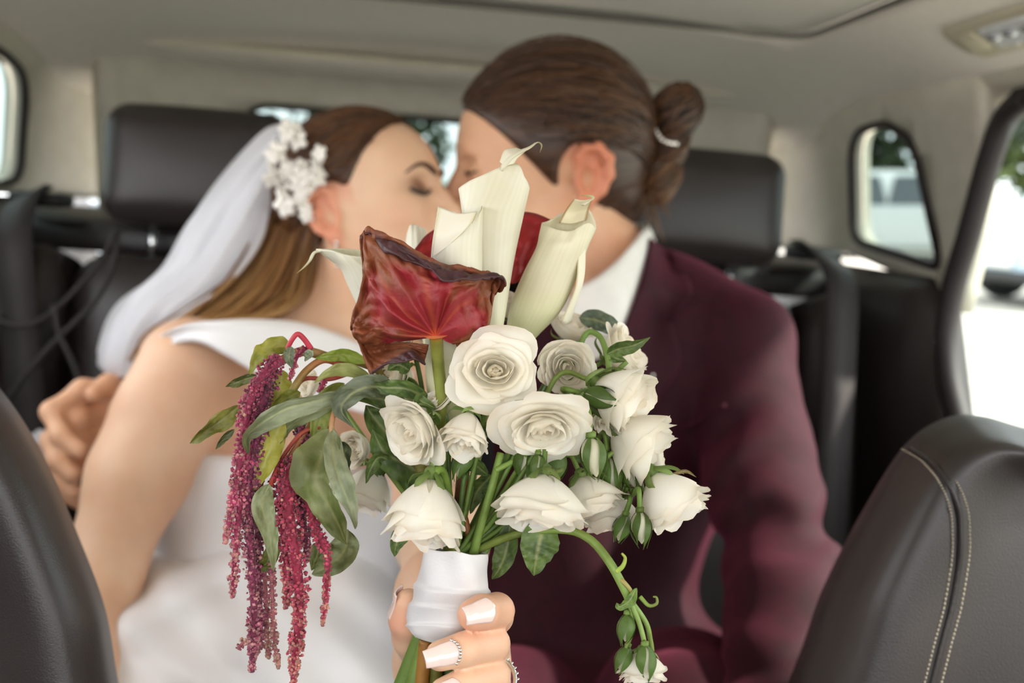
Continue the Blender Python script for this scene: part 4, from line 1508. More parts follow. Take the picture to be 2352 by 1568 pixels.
for k in range(420):
    t = rs.uniform(0, 1) ** .9
    dd = rs.normal() * .018
    base = left * (1 - t) + right * t
    ph, am = rs.uniform(0, 6.28), rs.uniform(4, 16)
    w8 = np.sin(np.linspace(0, 1, 7) * rs.uniform(5, 8) + ph)
    pp = base.copy()
    pp[:, 0] += w8 * am * 1.5 * np.linspace(.1, 1.2, 7) + rs.normal() * 5
    pp[:, 1] += np.cos(np.linspace(0, 1, 7) * 7 + ph) * am * .5 * np.linspace(.1, 1, 7)
    pp[:, 2] += dd * np.linspace(.4, 1, 7) + .02 * (1 - t)
    n_end = rs.randint(5, 8) if t > .5 else 7
    path = catmull([P(*q) for q in pp[:n_end]], 30)
    c1 = np.array(strands_tint(1, '4a2c14', '8a5a2c', rs)[0])
    c2 = np.array(strands_tint(1, '7a4c22', 'efc07c', rs)[0])
    mixv = np.clip(np.linspace(-.25, 1.15, 30), 0, 1)[:, None]
    cc = np.repeat(c1 * (1 - mixv) + c2 * mixv, 5, 0)
    r = rs.uniform(.0012, .0042)
    mb.add(*tube(path, r * np.sin(np.linspace(.35, 2.9, 30)) ** .6, 5, .6), cc)
mb.build('long_hair', M_hair_dark, bh, colors=True)
# undercoat so no scalp shows between the waves
rows = [[P(*(left[i] * (1 - t) + right[i] * t + np.array([0, 0, .03]))) for t in (0.08, .35, .65, .95)] for i in range(7)]
V, F = patch(rows, 40, 16)
mk('hair_underlayer', V.reshape(-1, 3), F, M_hair_dark, bh, colors=np.tile(np.array(lin('6f4a26')), (640, 1)))

# dress -----------------------------------------------------------
db = Body()
db.ell(P(655, 1090, 1.075), (.140, .100, .145), None, .05)
db.ell(P(640, 1260, 1.06), (.128, .098, .13), None, .05)
db.half(P(540, 1048, .98), (.10, .25, 1), .008)


def dress_folds(q):
    u = (q - C_O) @ C_R / ((q - C_O) @ C_F) * FPX + 1176
    v = 784 - (q - C_O) @ C_U / ((q - C_O) @ C_F) * FPX
    return .0022 * np.sin((v + .25 * u) * .035 + np.sin(u * .012)) * np.clip((v - 1080) / 100, 0, 1)


V, F = db.mesh(.0055, disp=dress_folds, smooth=2)
dress = mk('dress_bodice', V, F, M_satin, bride)
sk = Body()
sk.ell(P(590, 1350, 1.04), (.135, .10, .06), None, .05)
sk.ell(P(560, 1500, .99), (.150, .13, .085), None, .06)
sk.ell(P(480, 1600, .95), (.15, .16, .10), None, .06)
sk.ell(P(720, 1490, .93), (.060, .13, .065), None, .05)
sk.ell(P(700, 1640, .86), (.085, .15, .09), None, .05)
sk.ell(P(380, 1560, .90), (.07, .12, .06), None, .04)


def skirt_folds(q):
    u = (q - C_O) @ C_R / ((q - C_O) @ C_F) * FPX + 1176
    v = 784 - (q - C_O) @ C_U / ((q - C_O) @ C_F) * FPX
    return .0045 * np.sin((u - 600) * .016 + (v - 1300) * .022 + 1.2 * np.sin(v * .012 + u * .006)) + .004 * np.sin((u * .03 - v * .035) + 2)


V, F = sk.mesh(.0055, disp=skirt_folds, smooth=2)
mk('dress_skirt', V, F, M_satin, bride)
# draped band over the shoulder and chest
top = [(338, 810, 1.05), (362, 776, .985), (425, 745, .935), (500, 736, .920), (590, 735, .925), (680, 742, .945), (760, 765, .960), (850, 805, .965), (950, 860, .975)]
bot = [(350, 822, 1.05), (388, 796, .975), (455, 786, .925), (530, 822, .910), (610, 868, .915), (700, 905, .930), (780, 930, .945), (870, 955, .955), (960, 975, .965)]
rows = []
for a, b_ in zip(top, bot):
    A, Bp = P(*a), P(*b_)
    rows.append([A + C_F * .03, A, A * .7 + Bp * .3 - C_F * .010 + C_U * .002, A * .35 + Bp * .65 - C_F * .004, Bp - C_F * .003, Bp + C_F * .02])
V, F = patch(rows, 70, 30)
g = V.copy()
sv = np.linspace(0, 1, 70)[:, None]
tv = np.linspace(0, 1, 30)[None]
g = g - C_F * (.0035 * np.sin(tv * 16 + sv * 9 + 1.5 * np.sin(sv * 7)) * np.sin(tv * math.pi))[..., None]
mk('dress_band', g.reshape(-1, 3), F, M_satin, dress)

# veil: gathered tulle falling from the back of the head in layered folds
M_veil = mat('veil_tulle', 'f4f4f7', .7, transl=.45, sheen=.4)
nt = M_veil.node_tree
outn = nt.nodes['Material Output']
prev = outn.inputs['Surface'].links[0].from_socket
tp_ = nt.nodes.new('ShaderNodeBsdfTransparent')
mxs = nt.nodes.new('ShaderNodeMixShader')
mxs.inputs[0].default_value = .78
nt.links.new(tp_.outputs[0], mxs.inputs[1])
nt.links.new(prev, mxs.inputs[2])
nt.links.new(mxs.outputs[0], outn.inputs['Surface'])
for layer in range(3):
    lo = [(648, 282, 1.12), (600, 305, 1.12), (520, 400, 1.13), (440, 510, 1.13), (385, 610, 1.12), (300 - 12 * layer, 680 + 8 * layer, 1.11), (262 - 16 * layer, 745 + 26 * layer, 1.10), (240 - 6 * layer, 828 + 6 * layer, 1.115), (252, 866, 1.125)]
    hi = [(700, 300, 1.06), (668, 360, 1.07), (625, 460, 1.06), (590, 560, 1.055), (520, 655, 1.04), (430, 720, 1.015), (375, 770, 1.03), (338, 825, 1.04), (330, 864, 1.06)]
    rows = []
    for i, (a, b_) in enumerate(zip(lo, hi)):
        a, b_ = np.array(a, float), np.array(b_, float)
        row = []
        for j, t in enumerate(np.linspace(0, 1, 7)):
            q = a * (1 - t) + b_ * t
            q[2] += .016 * layer - .03 * math.sin(t * math.pi) + .010 * math.sin(j * 2.1 + i * .9 + layer)
            q[0] += (6 + i * 1.2) * math.sin(i * 1.3 + j * 1.7 + layer * 2) * (i > 1)
            row.append(P(*q))
        rows.append(row)
    V, F = patch(rows, 60, 50)
    tv = np.linspace(0, 1, 50)[None]
    sv = np.linspace(0, 1, 60)[:, None]
    V = V - C_F * (.004 * np.sin(tv * (26 + layer * 5) + sv * 4 + layer) * (.3 + sv))[..., None]
    mk('veil', V.reshape(-1, 3), F, M_veil, bride)
rows = [[P(60 + 14 * j, 990 + 26 * i + 6 * math.sin(j * 2 + i), 1.13 + .012 * math.sin(i * 2.1 + j)) for j in range(8)] for i in range(7)]
V, F = patch(rows, 30, 30)
mk('veil', V.reshape(-1, 3), F, M_veil, bride)

# hair ornament of small white porcelain blossoms and beads
M_pearl = mat('pearl_white', 'f3efe6', .3, coat=.5, sheen=.2)
orn = MB()
spots = []
for k in range(34):
    t = rs.uniform(0, 1)
    ctr = catmull(np.array([(700, 275), (672, 330), (668, 390), (672, 440), (690, 500)], float), 50)[int(t * 49)]
    wid = 34 * math.sin(.5 + 2.3 * t) + 8
    spots.append((ctr[0] + rs.uniform(-1, 1) * wid, ctr[1] + rs.uniform(-14, 14)))
spots += [(735, 390), (742, 370), (730, 408), (738, 352), (722, 425), (628, 408), (708, 497), (640, 395)]
for k, (u, v) in enumerate(spots):
    c = P(u - 4, v, 1.013 + .006 * rs.uniform() + abs(v - 390) * .00008)
    nrm = unit(-C_F + .5 * rs.normal(size=3))
    a1 = unit(np.cross(nrm, C_U))
    a2 = np.cross(nrm, a1)
    if k % 3 != 2:
        s = rs.uniform(.0045, .0080)
        for m_ in range(5):
            th = m_ * 2 * math.pi / 5 + rs.uniform(-.2, .2)
            d = a1 * math.cos(th) + a2 * math.sin(th)
            Vv, Ff = ico(1)
            X = np.stack([d, np.cross(nrm, d), nrm], 1)
            orn.add(c + d * s * .85 + nrm * .001 + (Vv * np.array([s, s * .75, s * .25])) @ X.T, Ff)
        Vv, Ff = ico(1)
        orn.add(c + nrm * .002 + Vv * s * .4, Ff)
    else:
        Vv, Ff = ico(1)
        orn.add(c + Vv * rs.uniform(.0025, .004), Ff)
tag(orn.build('hair_ornament', M_pearl, bride), 'white blossom hair comb')

# ================================================================== bouquet
M_petal = mat('rose_petal', 'ffffff', .55, 'fdfbf6', 60, 3, attr='tint', transl=.42, bump=.10, bscale=220, spec=.3, sheen=.15, stretch=(1, 1, 1))
M_calla = mat('calla_spathe', 'ffffff', .42, 'f5f3e6', 25, 3, attr='tint', transl=.25, bump=.12, bscale=160, spec=.4)
M_anth = mat('anthurium_spathe', 'ffffff', .58, 'd8c4b8', 55, 5, attr='tint', bump=.28, bscale=260, spec=.5, transl=.06)
M_leaf = mat('leaf', 'ffffff', .5, 'b9b49c', 45, 5, attr='tint', transl=.22, bump=.30, bscale=240, spec=.45)
M_stem = mat('stem', 'ffffff', .5, 'd2cbb2', 70, 3, attr='tint', bump=.15, bscale=400, spec=.4)
M_amar = mat('amaranth_floret', 'ffffff', .7, 'cdbcc0', 160, 2, attr='tint', transl=.15, sheen=.3)
M_ribbon = mat('satin_ribbon', 'd6d3d1', .45, 'cecbcb', 20, 3, bump=.10, bscale=700, spec=.45, sheen=.2)
BIND = P(1045, 1285, .465)
bouquet = thing('bridal_bouquet', 'wrapped bouquet of white roses, callas, dark red anthurium and trailing amaranth', 'bouquet', P(1040, 1500, .465))
prs = np.random.RandomState(21)


def camdir(r, u, c):
    return unit(C_R * r + C_U * u - C_F * c)


def petal(phi, R, H, A, fl, seed, nu=13, nv=13, z0=-.55, wob=.05, o=1.0, cup=0.0):
    """one rose petal in bloom space: axis +z, bloom radius about 1"""
    rs = np.random.RandomState(seed)
    s = np.linspace(-1, 1, nu)[:, None] * np.ones((1, nv))
    t = np.linspace(0, 1, nv)[None] * np.ones((nu, 1))
    tip = 1 - .20 * np.abs(s) ** 3.2 + .05 * rs.normal() * s + .04 * np.cos(s * 7 + rs.uniform(0, 6)) * rs.uniform(.3, 1)
    te = t * tip
    a = A * (.30 + .70 * np.sin(np.clip(te, 0, 1) * 1.75) ** .8) * s
    r = R * np.sin(np.clip(te, 0, 1.05) * math.pi / 2) ** .75
    z = z0 + H * te ** 1.15
    f = fl * o
    r = r + f * te ** 3.2
    z = z - abs(f) * .38 * te ** 5 * (1 if f > 0 else 0)
    curl = np.clip((te - .78) / .22, 0, 1) ** 2 * (1 if fl > 0 else -.2)
    r += .07 * curl * (1 + .6 * np.sin(s * 2.2 + rs.uniform(0, 6)))
    z -= .05 * curl * (1 + .5 * np.sin(s * 3.1 + rs.uniform(0, 6)))
    wv = wob * te ** 2 * (np.sin(s * 3.3 + rs.uniform(0, 6)) + .5 * np.sin(s * 7.1 + rs.uniform(0, 6)))
    r += wv * .7
    z += wv * .6 + rs.normal() * .02 * te
    r += .05 * s * te * rs.choice([-1, 1])                      # one edge tucks in under its neighbour
    r -= cup * (1 - s ** 2) * te
    V = np.stack([r * np.cos(phi + a), r * np.sin(phi + a), z], -1)
    edge = np.clip((te - .9) / .1, 0, 1) * np.clip(.5 + .9 * np.sin(s * 5 + rs.uniform(0, 6)) * rs.uniform(0, 1), 0, 1)
    base = np.clip(1 - te / .35, 0, 1)
    c = np.array(lin('fdfaf1'))[None, None] * np.ones(s.shape + (1,))
    c = c * (1 - .45 * edge[..., None]) + np.array(lin('dcb987')) * .45 * edge[..., None]
    c = c * (1 - .5 * base[..., None]) + np.array(lin('dfe0b0')) * .5 * base[..., None]
    return V.reshape(-1, 3), grid_faces(nu, nv), c.reshape(-1, 3)


def stem_path(a, b_, bend, n=18):
    m = (np.asarray(a) + b_) / 2 + np.asarray(bend)
    return catmull([a, a * .66 + m * .34 + np.asarray(bend) * .3, m, b_], n)


GREEN = ['5f7a34', '6d8a3c', '4f6a30', '7b9446']


def sepals(mb, xf, n=5, ln=.9, seed=0, r0=.14, flat=.0, col=('6f8c40', '9fb070')):
    rs = np.random.RandomState(seed)
    for k in range(n):
        ph = k * 2 * math.pi / n + rs.uniform(-.3, .3)
        l_ = ln * rs.uniform(.75, 1.25)
        op = rs.uniform(.1, 1.0) + flat
        t = np.linspace(0, 1, 9)
        rr = r0 + l_ * .72 * np.sin(t * 1.2) * (.5 + .5 * op)
        zz = -.60 + l_ * (.55 * t ** 1.1 * (1 - op * .7)) - .05 - .18 * op * np.sin(t * 3.1) * t
        tw = rs.normal() * .5 * t ** 2
        w = .16 * np.sin(np.clip(t * 1.1 + .25, 0, 3.05) ** .85 * 1.25) * (1 - t ** 3) + .004
        rows = []
        for s in (-1, -.5, 0, .5, 1):
            rows.append(np.stack([rr * np.cos(ph + tw) - s * w * np.sin(ph), rr * np.sin(ph + tw) + s * w * np.cos(ph), zz + .05 * (abs(s))], 1))
        g = np.array(rows)
        cc = np.array(lin(col[0])) * (1 - t[None, :, None] * .5) + np.array(lin(col[1])) * t[None, :, None] * .5
        mb.add(xf(g.reshape(-1, 3)), grid_faces(5, 9), np.broadcast_to(cc, (5, 9, 3)).reshape(-1, 3))


ROSE_LAYERS = [(.14, .80, 2, 2.2, -.13), (.25, .74, 3, 1.5, -.17), (.36, .82, 3, 1.25, -.10), (.47, .87, 4, 1.1, -.04), (.57, .87, 4, 1.05, .03), (.62, .84, 4, 1.05, .12), (.72, .76, 5, .98, .24), (.76, .64, 4, 1.02, .40)]


def rose(u, v, d, dia, direction, seed, o=1.0, outer=3, stem=True, squash=1.0, sep=True, to=None, warm=0.0, tall=1.0):
    """o: how far the outer petals open, outer: how many petal layers are separate parts"""
    rs = np.random.RandomState(seed)
    R_ = dia / 2 / FPX * d
    z = unit(direction)
    x = unit(np.cross(C_U if abs(z @ C_U) < .9 else C_R, z))
    x = x * math.cos(seed) + np.cross(z, x) * math.sin(seed)
    y = np.cross(z, x)
    c = P(u, v, d)
    X = np.stack([x, y, z * tall], 1) * R_
    def xf(V):
        q = V @ X.T
        return c + q + (squash - 1) * (q @ C_U)[:, None] * C_U
    heart = MB()
    nl = len(ROSE_LAYERS)
    pid = 0
    todo = []
    for li, (R, H, n, A, fl) in enumerate(ROSE_LAYERS):
        off = li * 1.1 + rs.uniform(0, 1)
        for k in range(n):
            V, F, C = petal(off + k * 2 * math.pi / n + rs.normal() * .10, R * rs.uniform(.95, 1.05), H * rs.uniform(.93, 1.06) * (1 if li < 5 else (1.22 - .22 * o)), A * rs.uniform(.92, 1.1), fl * (rs.uniform(.55, 1.5) if li > 4 else 1), seed * 97 + li * 11 + k, o=o, wob=.018 + .008 * li)
            if li < 5:
                C = C * np.array([1, .988, .962]) ** (1.6 * (5 - li) / 5 + warm * 2)
            if li >= nl - outer:
                todo.append((V, F, C))
            else:
                heart.add(xf(V), F, C)
    # receptacle
    Vv, Ff = ico(2)
    heart.add(xf(Vv * np.array([.16, .16, .14]) + np.array([0, 0, -.60])), Ff, lin('7f9650'))
    ro = heart.build('rose', M_petal, bouquet, colors=True)
    for V, F, C in todo:
        mk('petal', xf(V), F, M_petal, ro, colors=C)
    if sep:
        mb = MB()
        sepals(mb, xf, 5, .85, seed + 5)
        mb.build('sepals', M_leaf, ro, colors=True)
    if stem:
        base = xf(np.array([[0, 0, -.62]]))[0]
        back = xf(np.array([[0, 0, -1.3]]))[0]
        tgt = BIND if to is None else to
        pth = catmull([base, back * .8 + (base * .6 + tgt * .4) * .2, base * .45 + tgt * .55 + C_F * .004, tgt], 22)
        mk('stem', *tube(pth, np.linspace(.0012, .0013, 22), 7), M_stem, ro, colors=np.tile(lin(GREEN[seed % 4]), (154, 1)))
    return ro


D = camdir
ROSES = [
    # u, v, depth, diameter px, direction(right, up, to camera), seed, open, outer layers, height
    (1136, 850, .452, 196, D(.05, .10, 1), 1, .95, 3, 1.0),
    (1302, 842, .490, 152, D(.05, -.15, 1), 2, .15, 2, 1.05),
    (1432, 915, .472, 192, D(.85, -.50, .40), 3, .2, 3, 1.45),
    (1252, 986, .446, 206, D(.02, -.62, .80), 4, .9, 3, .85),
    (948, 988, .452, 176, D(-.62, -.40, .75), 5, .5, 3, 1.1),
    (1066, 1000, .448, 136, D(-.20, -.85, .50), 6, .3, 3, 1.6),
    (979, 1184, .446, 214, D(-.08, -.93, .32), 7, .15, 3, 1.5),
    (1242, 1158, .444, 240, D(-.10, -.93, .30), 8, .35, 3, 1.25),
    (1352, 1146, .470, 180, D(.25, -.90, .25), 9, .3, 2, 1.25),
    (1468, 1020, .478, 196, D(.75, -.62, .22), 10, .35, 3, 1.4),
    (1541, 1152, .468, 190, D(.50, -.82, .25), 11, .2, 3, 1.45),
    (1405, 1182, .490, 160, D(.05, -.97, .15), 12, .4, 2, 1.25),
    (1432, 808, .515, 150, D(.75, .35, .3), 13, .5, 2, 1.1),
    (1312, 752, .545, 120, D(.3, .75, .3), 14, .4, 1, 1.0),
    (1172, 700, .535, 100, D(-.1, .85, .3), 15, .3, 1, 1.2),
    (900, 858, .500, 130, D(-.55, .15, .5), 16, .5, 2, .9),
    (818, 1028, .505, 104, D(-.45, -.1, .8), 17, .0, 1, 1.2),
    (845, 1126, .500, 148, D(-.30, -.88, .25), 18, .1, 2, 1.4),
    (712, 882, .535, 80, D(-.6, .2, .5), 19, .3, 1, 1.0),
    (1512, 1062, .500, 84, D(.8, .1, .1), 20, .4, 1, 1.0),
    (925, 782, .500, 76, D(-.5, .5, .3), 22, .4, 1, .9),
    (1388, 965, .510, 70, D(.2, -.3, .6), 23, .2, 1, 1.0),
    (1002, 918, .466, 88, D(-.4, .55, .3), 24, .8, 1, .8),
]
SQ = {1: .80, 4: .86, 8: .88, 9: .9}
for (u, v, d, dia, dr, sd, o, outer, tall) in ROSES:
    rose(u, v, d, dia, dr, sd, o, outer, tall=tall, squash=SQ.get(sd, 1.0))


# ---------------------------------------------------------------- buds
def bud(u, v, d, ln, direction, seed, white=.35, to=None, stem=True):
    rs = np.random.RandomState(seed)
    R_ = ln / FPX * d
    z = unit(direction)
    x = unit(np.cross(C_F if abs(z @ C_F) < .9 else C_R, z))
    y = np.cross(z, x)
    X = np.stack([x, y, z], 1) * R_
    c = P(u, v, d)
    xf = lambda V: c + V @ X.T
    t = np.linspace(0, 1, 12)
    a = np.linspace(0, 2 * math.pi, 16, endpoint=False)
    r = .30 * np.sin(np.clip(t * 1.05, 0, 1) * math.pi) ** .7 * (1 - .25 * t) + .015
    tw = t * .7
    V = np.stack([r[None] * np.cos(a[:, None] + tw), r[None] * np.sin(a[:, None] + tw), np.broadcast_to(-.45 + t * .9, (16, 12))], -1)
    cc = np.broadcast_to(np.array(lin('e8e6cc')), (192, 3))
    b = mk('rose_bud', xf(V.reshape(-1, 3)), grid_faces(16, 12, True), M_petal, bouquet, colors=cc)
    mb = MB()
    for k in range(5):
        ph = k * 2 * math.pi / 5 + rs.uniform(-.1, .1)
        t = np.linspace(0, 1, 12)
        rr = (.33 * np.sin(np.clip(t * .98, 0, 1) * math.pi) ** .7 * (1 - .22 * t) + .02) * (1.04 + .03 * rs.uniform())
        rr = rr + np.clip((t - .8) / .2, 0, 1) ** 2 * rs.uniform(-.02, .12)
        zz = -.50 + t * (1.02 + rs.uniform(-.05, .12))
        wd = (.62 - white * .55) * np.sin(np.clip(t + .2, 0, 1.15) / 1.2 * math.pi) ** .8 + .02
        rows = [np.stack([rr * np.cos(ph + tw[:12] * 1 + s * wd), rr * np.sin(ph + tw + s * wd), zz - .02 * abs(s)], 1) for s in (-1, -.5, 0, .5, 1)]
        ridge = np.ones(5)
        col = np.array(lin('5d7a36'))[None, None] * ridge[:, None, None] * np.ones((5, 12, 1))
        mb.add(xf(np.array(rows).reshape(-1, 3)), grid_faces(5, 12), np.clip(col, 0, 1).reshape(-1, 3))
    Vv, Ff = ico(1)
    mb.add(xf(Vv * np.array([.15, .15, .13]) + np.array([0, 0, -.52])), Ff, lin('7c9748'))
    mb.build('sepals', M_leaf, b, colors=True)
    if stem:
        base = xf(np.array([[0, 0, -.55]]))[0]
        tgt = BIND if to is None else to
        pth = catmull([base, xf(np.array([[0, 0, -1.1]]))[0], base * .5 + tgt * .5 + C_F * .01, tgt], 16)
        mk('stem', *tube(pth, .0013, 6), M_stem, b, colors=np.tile(lin('6d8a3c'), (96, 1)))
    return b


HUB = P(1320, 1060, .49)
bud(1364, 1050, .447, 100, D(.12, -1, .2), 1, .55, to=P(1300, 1000, .49))
bud(1205, 1065, .462, 84, D(.05, -1, .15), 2, .1)
bud(1278, 1068, .466, 78, D(-.1, -1, .1), 3, .1)
bud(1062, 1062, .462, 76, D(-.3, -.9, .2), 4, .1)
bud(1405, 1090, .480, 90, D(.2, -1, .1), 5, .2, to=HUB)
bud(1448, 1085, .482, 78, D(.3, -1, .1), 6, .4, to=HUB)
bud(1472, 1212, .458, 80, D(.05, -1, .1), 7, .45, to=P(1450, 1120, .48))
bud(1428, 1212, .475, 66, D(-.3, -1, .1), 8, .2, to=P(1440, 1120, .48))
bud(1378, 912, .462, 82, D(.95, -.2, .3), 9, .05, to=P(1290, 930, .49))
bud(1236, 1072, .450, 62, D(.0, -1, .35), 10, .05)
bud(870, 1075, .500, 60, D(-.5, -.7, .2), 12, .05)


# ---------------------------------------------------------------- callas
def calla(stations, rim, hd, tail, tail_r, seed, name='calla_lily', flaps=(), tint=('eef0c2', 'f7f4e4', 'fbf8ec')):
    th = np.arange(8) * math.pi / 4
    rays = []
    for k in range(8):
        ray = []
        for (u, v, d, hw) in stations:
            ray.append(P(u + hw * math.cos(th[k]), v, d - math.sin(th[k]) * hd * hw / stations[-1][3]))
        r_ = P(*rim[k])
        prev = ray[-1]
        ray.append(prev * .45 + r_ * .55 + (r_ - prev) * .0)
        ray.append(r_)
        rays.append(ray)
    V, F = patch(rays, 64, 44, True)
    tv = np.linspace(0, 1, 44)
    rs = np.random.RandomState(seed)
    av = np.linspace(0, 2 * math.pi, 64, endpoint=False)
    rip = .00045 * np.sin(av * 9 + rs.uniform(0, 6))[:, None] * np.clip(tv * 1.3 - .2, 0, 1)[None] + .0012 * np.sin(av * 4 + rs.uniform(0, 6))[:, None] * np.clip((tv - .75) / .25, 0, 1)[None] ** 2
    V = V - C_F * rip[..., None]
    c = np.array(lin(tint[0]))[None] * np.clip(1 - tv * 2.2, 0, 1)[:, None] + np.array(lin(tint[1]))[None] * (1 - np.clip(1 - tv * 2.2, 0, 1))[:, None]
    c = np.broadcast_to(c[None], (64, 44, 3)).copy()
    vein = .5 + .5 * np.sin(av * 36 + rs.uniform(0, 6))
    c *= (1 - .05 * vein)[:, None, None]
    o = mk(name, V.reshape(-1, 3), F, M_calla, bouquet, colors=c.reshape(-1, 3))
    solid(o, .0007, 0)
    if tail:
        tp = catmull([P(*q) for q in tail], 22)
        rr = np.interp(np.linspace(0, 1, 22), np.linspace(0, 1, len(tail_r)), np.array(tail_r) / FPX * .49)
        Vt, Ft = tube(tp, rr, 10, .28)
        m = np.linspace(0, 1, 22)[:, None] ** 1.5
        ct = np.array(lin(tint[1])) * (1 - m) + np.array(lin('a9a04a')) * m
        mk('spathe_tip', Vt, Ft, M_calla, o, colors=np.repeat(ct, 10, 0))
    for fl_, fc in flaps:
        Vf, Ff = patch([[P(*q) for q in row] for row in fl_], 22, 22)
        sv = np.linspace(0, 1, 22)
        e = np.clip((np.abs(sv - .5) * 2 - .82) / .18, 0, 1)
        cf = np.array(lin(fc[0]))[None, None] * np.ones((22, 22, 1))
        w_ = np.maximum(e[:, None], 0 * e[None])[..., None]
        cf = cf * (1 - w_) + np.array(lin(fc[1])) * w_
        solid(mk('spathe_fold', Vf.reshape(-1, 3), Ff, M_calla, o, colors=cf.reshape(-1, 3)), .0006, 0)
    return o


# tall centre calla
calla([(1128, 1000, .500, 12), (1135, 800, .500, 14), (1133, 700, .499, 30), (1129, 600, .497, 50), (1132, 500, .494, 68)],
      [(1215, 432, .492), (1205, 408, .485), (1182, 374, .483), (1110, 402, .483), (1056, 430, .492), (1072, 440, .505), (1135, 446, .508), (1198, 440, .504)], .016,
      [(1150, 392, .484), (1168, 366, .484), (1192, 350, .484), (1216, 339, .485), (1234, 327, .486), (1244, 334, .487), (1240, 350, .487)], [16, 22, 17, 10, 5, 4, 1.5], 1,
      flaps=[([[(1148, 372, .486), (1160, 345, .488), (1185, 340, .489)], [(1160, 380, .482), (1175, 358, .482), (1200, 345, .485)], [(1180, 376, .481), (1190, 362, .482), (1208, 346, .485)]], ('fbf7ea', 'f3eccb'))])
# squared front calla
calla([(1035, 1000, .488, 30), (1028, 900, .486, 46), (1030, 780, .484, 52), (1046, 640, .478, 58), (1050, 560, .474, 56)],
      [(1108, 474, .476), (1098, 490, .466), (1062, 493, .464), (1030, 482, .466), (1008, 474, .474), (1022, 486, .486), (1055, 500, .490), (1092, 490, .487)], .014,
      [(1085, 512, .4625), (1094, 498, .462), (1104, 484, .463), (1107, 472, .466)], [3, 5, 4, 1], 2,
      flaps=[([[(1008, 475, .4665), (1000, 530, .4610), (993, 592, .4640)], [(1052, 490, .4610), (1035, 535, .4590), (1008, 580, .4620)], [(1096, 486, .4625), (1080, 515, .4598), (1040, 556, .4600)]], ('faf6ea', 'e9e3c0'))])
# right calla with the browned lip
calla([(1178, 900, .53, 14), (1188, 800, .522, 24), (1228, 715, .515, 58), (1262, 635, .510, 62), (1290, 570, .505, 58)],
      [(1369, 522, .505), (1350, 512, .494), (1312, 530, .491), (1275, 526, .493), (1246, 512, .503), (1264, 506, .515), (1305, 482, .518), (1348, 478, .514)], .016,
      [(1338, 470, .496), (1352, 462, .497), (1363, 455, .498), (1356, 450, .499), (1336, 449, .500)], [10, 7, 4, 2.5, 1], 3,
      tint=('d3dd8a', 'f6f1d8', 'fbf8ec'),
      flaps=[([[(1284, 512, .512), (1300, 482, .512), (1318, 457, .508)], [(1312, 514, .513), (1325, 486, .513), (1338, 460, .507)], [(1346, 505, .511), (1352, 480, .510), (1361, 457, .504)]], ('f4edd0', 'b5863a')),
             ([[(1328, 590, .496), (1322, 660, .500), (1290, 740, .508)], [(1345, 560, .500), (1338, 650, .506), (1300, 745, .513)], [(1330, 545, .512), (1335, 640, .516), (1310, 740, .520)]], ('f8f4e2', 'efe8c8'))])
# left calla, tip curling down
calla([(950, 950, .515, 14), (905, 800, .515, 26), (872, 720, .515, 40), (848, 650, .512, 50), (832, 615, .510, 50)],
      [(885, 585, .510), (850, 590, .498), (800, 586, .494), (765, 576, .497), (726, 572, .505), (765, 571, .515), (820, 573, .522), (862, 577, .518)], .016,
      [(742, 576, .503), (722, 580, .502), (712, 598, .500), (698, 614, .498), (682, 627, .497)], [10, 12, 10, 6, 1.5], 4)
# small calla tip far behind
calla([(990, 800, .56, 14), (975, 680, .56, 22), (965, 600, .56, 28), (958, 570, .56, 26)],
      [(978, 530, .56), (968, 522, .553), (952, 516, .550), (942, 520, .552), (934, 545, .56), (942, 548, .568), (958, 545, .570), (972, 540, .567)], .012, None, None, 5)

# ---------------------------------------------------------------- anthuriums
A0 = (1000, 772, .452)
rays = [
    [A0, (1030, 785, .456), (1045, 791, .462), (1064, 797, .470), (1074, 794, .476)],
    [A0, (1042, 774, .452), (1078, 782, .462), (1102, 787, .474), (1110, 776, .484)],
    [A0, (1050, 745, .448), (1090, 737, .456), (1121, 742, .470), (1118, 735, .482)],
    [A0, (1045, 715, .4435), (1086, 692, .448), (1128, 688, .462), (1136, 680, .474)],
    [A0, (1040, 690, .440), (1082, 655, .442), (1128, 634, .452), (1160, 630, .444)],
    [A0, (1022, 690, .4400), (1046, 642, .4395), (1066, 618, .448), (1078, 641, .4345)],
    [A0, (1000, 690, .4385), (1000, 640, .4405), (998, 600, .451), (1000, 628, .4365)],
    [A0, (965, 690, .4410), (947, 620, .4430), (930, 568, .453), (915, 590, .4400)],
    [A0, (945, 700, .4415), (890, 610, .4480), (846, 522, .459), (868, 556, .449)],
    [A0, (925, 715, .4445), (870, 640, .4490), (836, 572, .460), (828, 548, .465)],
    [A0, (920, 735, .4445), (868, 690, .4535), (834, 655, .461), (842, 640, .470)],
    [A0, (920, 755, .4490), (862, 735, .4550), (818, 722, .466), (813, 728, .476)],
    [A0, (930, 772, .4510), (870, 766, .4590), (815, 760, .466), (809, 757, .477)],
    [A0, (942, 780, .4560), (892, 784, .4640), (838, 790, .471), (822, 776, .479)],
]
NU, NV = 170, 70
V, F = patch([[P(*q) for q in r] for r in rays], NU, NV)
uu = np.linspace(0, len(rays) - 1, NU)[:, None] * np.ones((1, NV))
vv = np.linspace(0, 1, NV)[None] * np.ones((NU, 1))
q = np.stack([uu * .8, vv * 5, uu * 0], -1).reshape(-1, 3)
crump = fbm(q * 1.0, 8, 4).reshape(NU, NV)
rad_r = (1 - 2 * np.abs(np.sin(uu * 1.55 + .5 * np.sin(vv * 4)))) * .0021 * np.sin(np.clip(vv, 0, .85) * 3.4)
fine = fbm(np.stack([uu * 2.2, vv * 9, uu * 0], -1).reshape(-1, 3), 28, 3).reshape(NU, NV) * .0018 * np.clip((vv - .35) / .3, 0, 1)
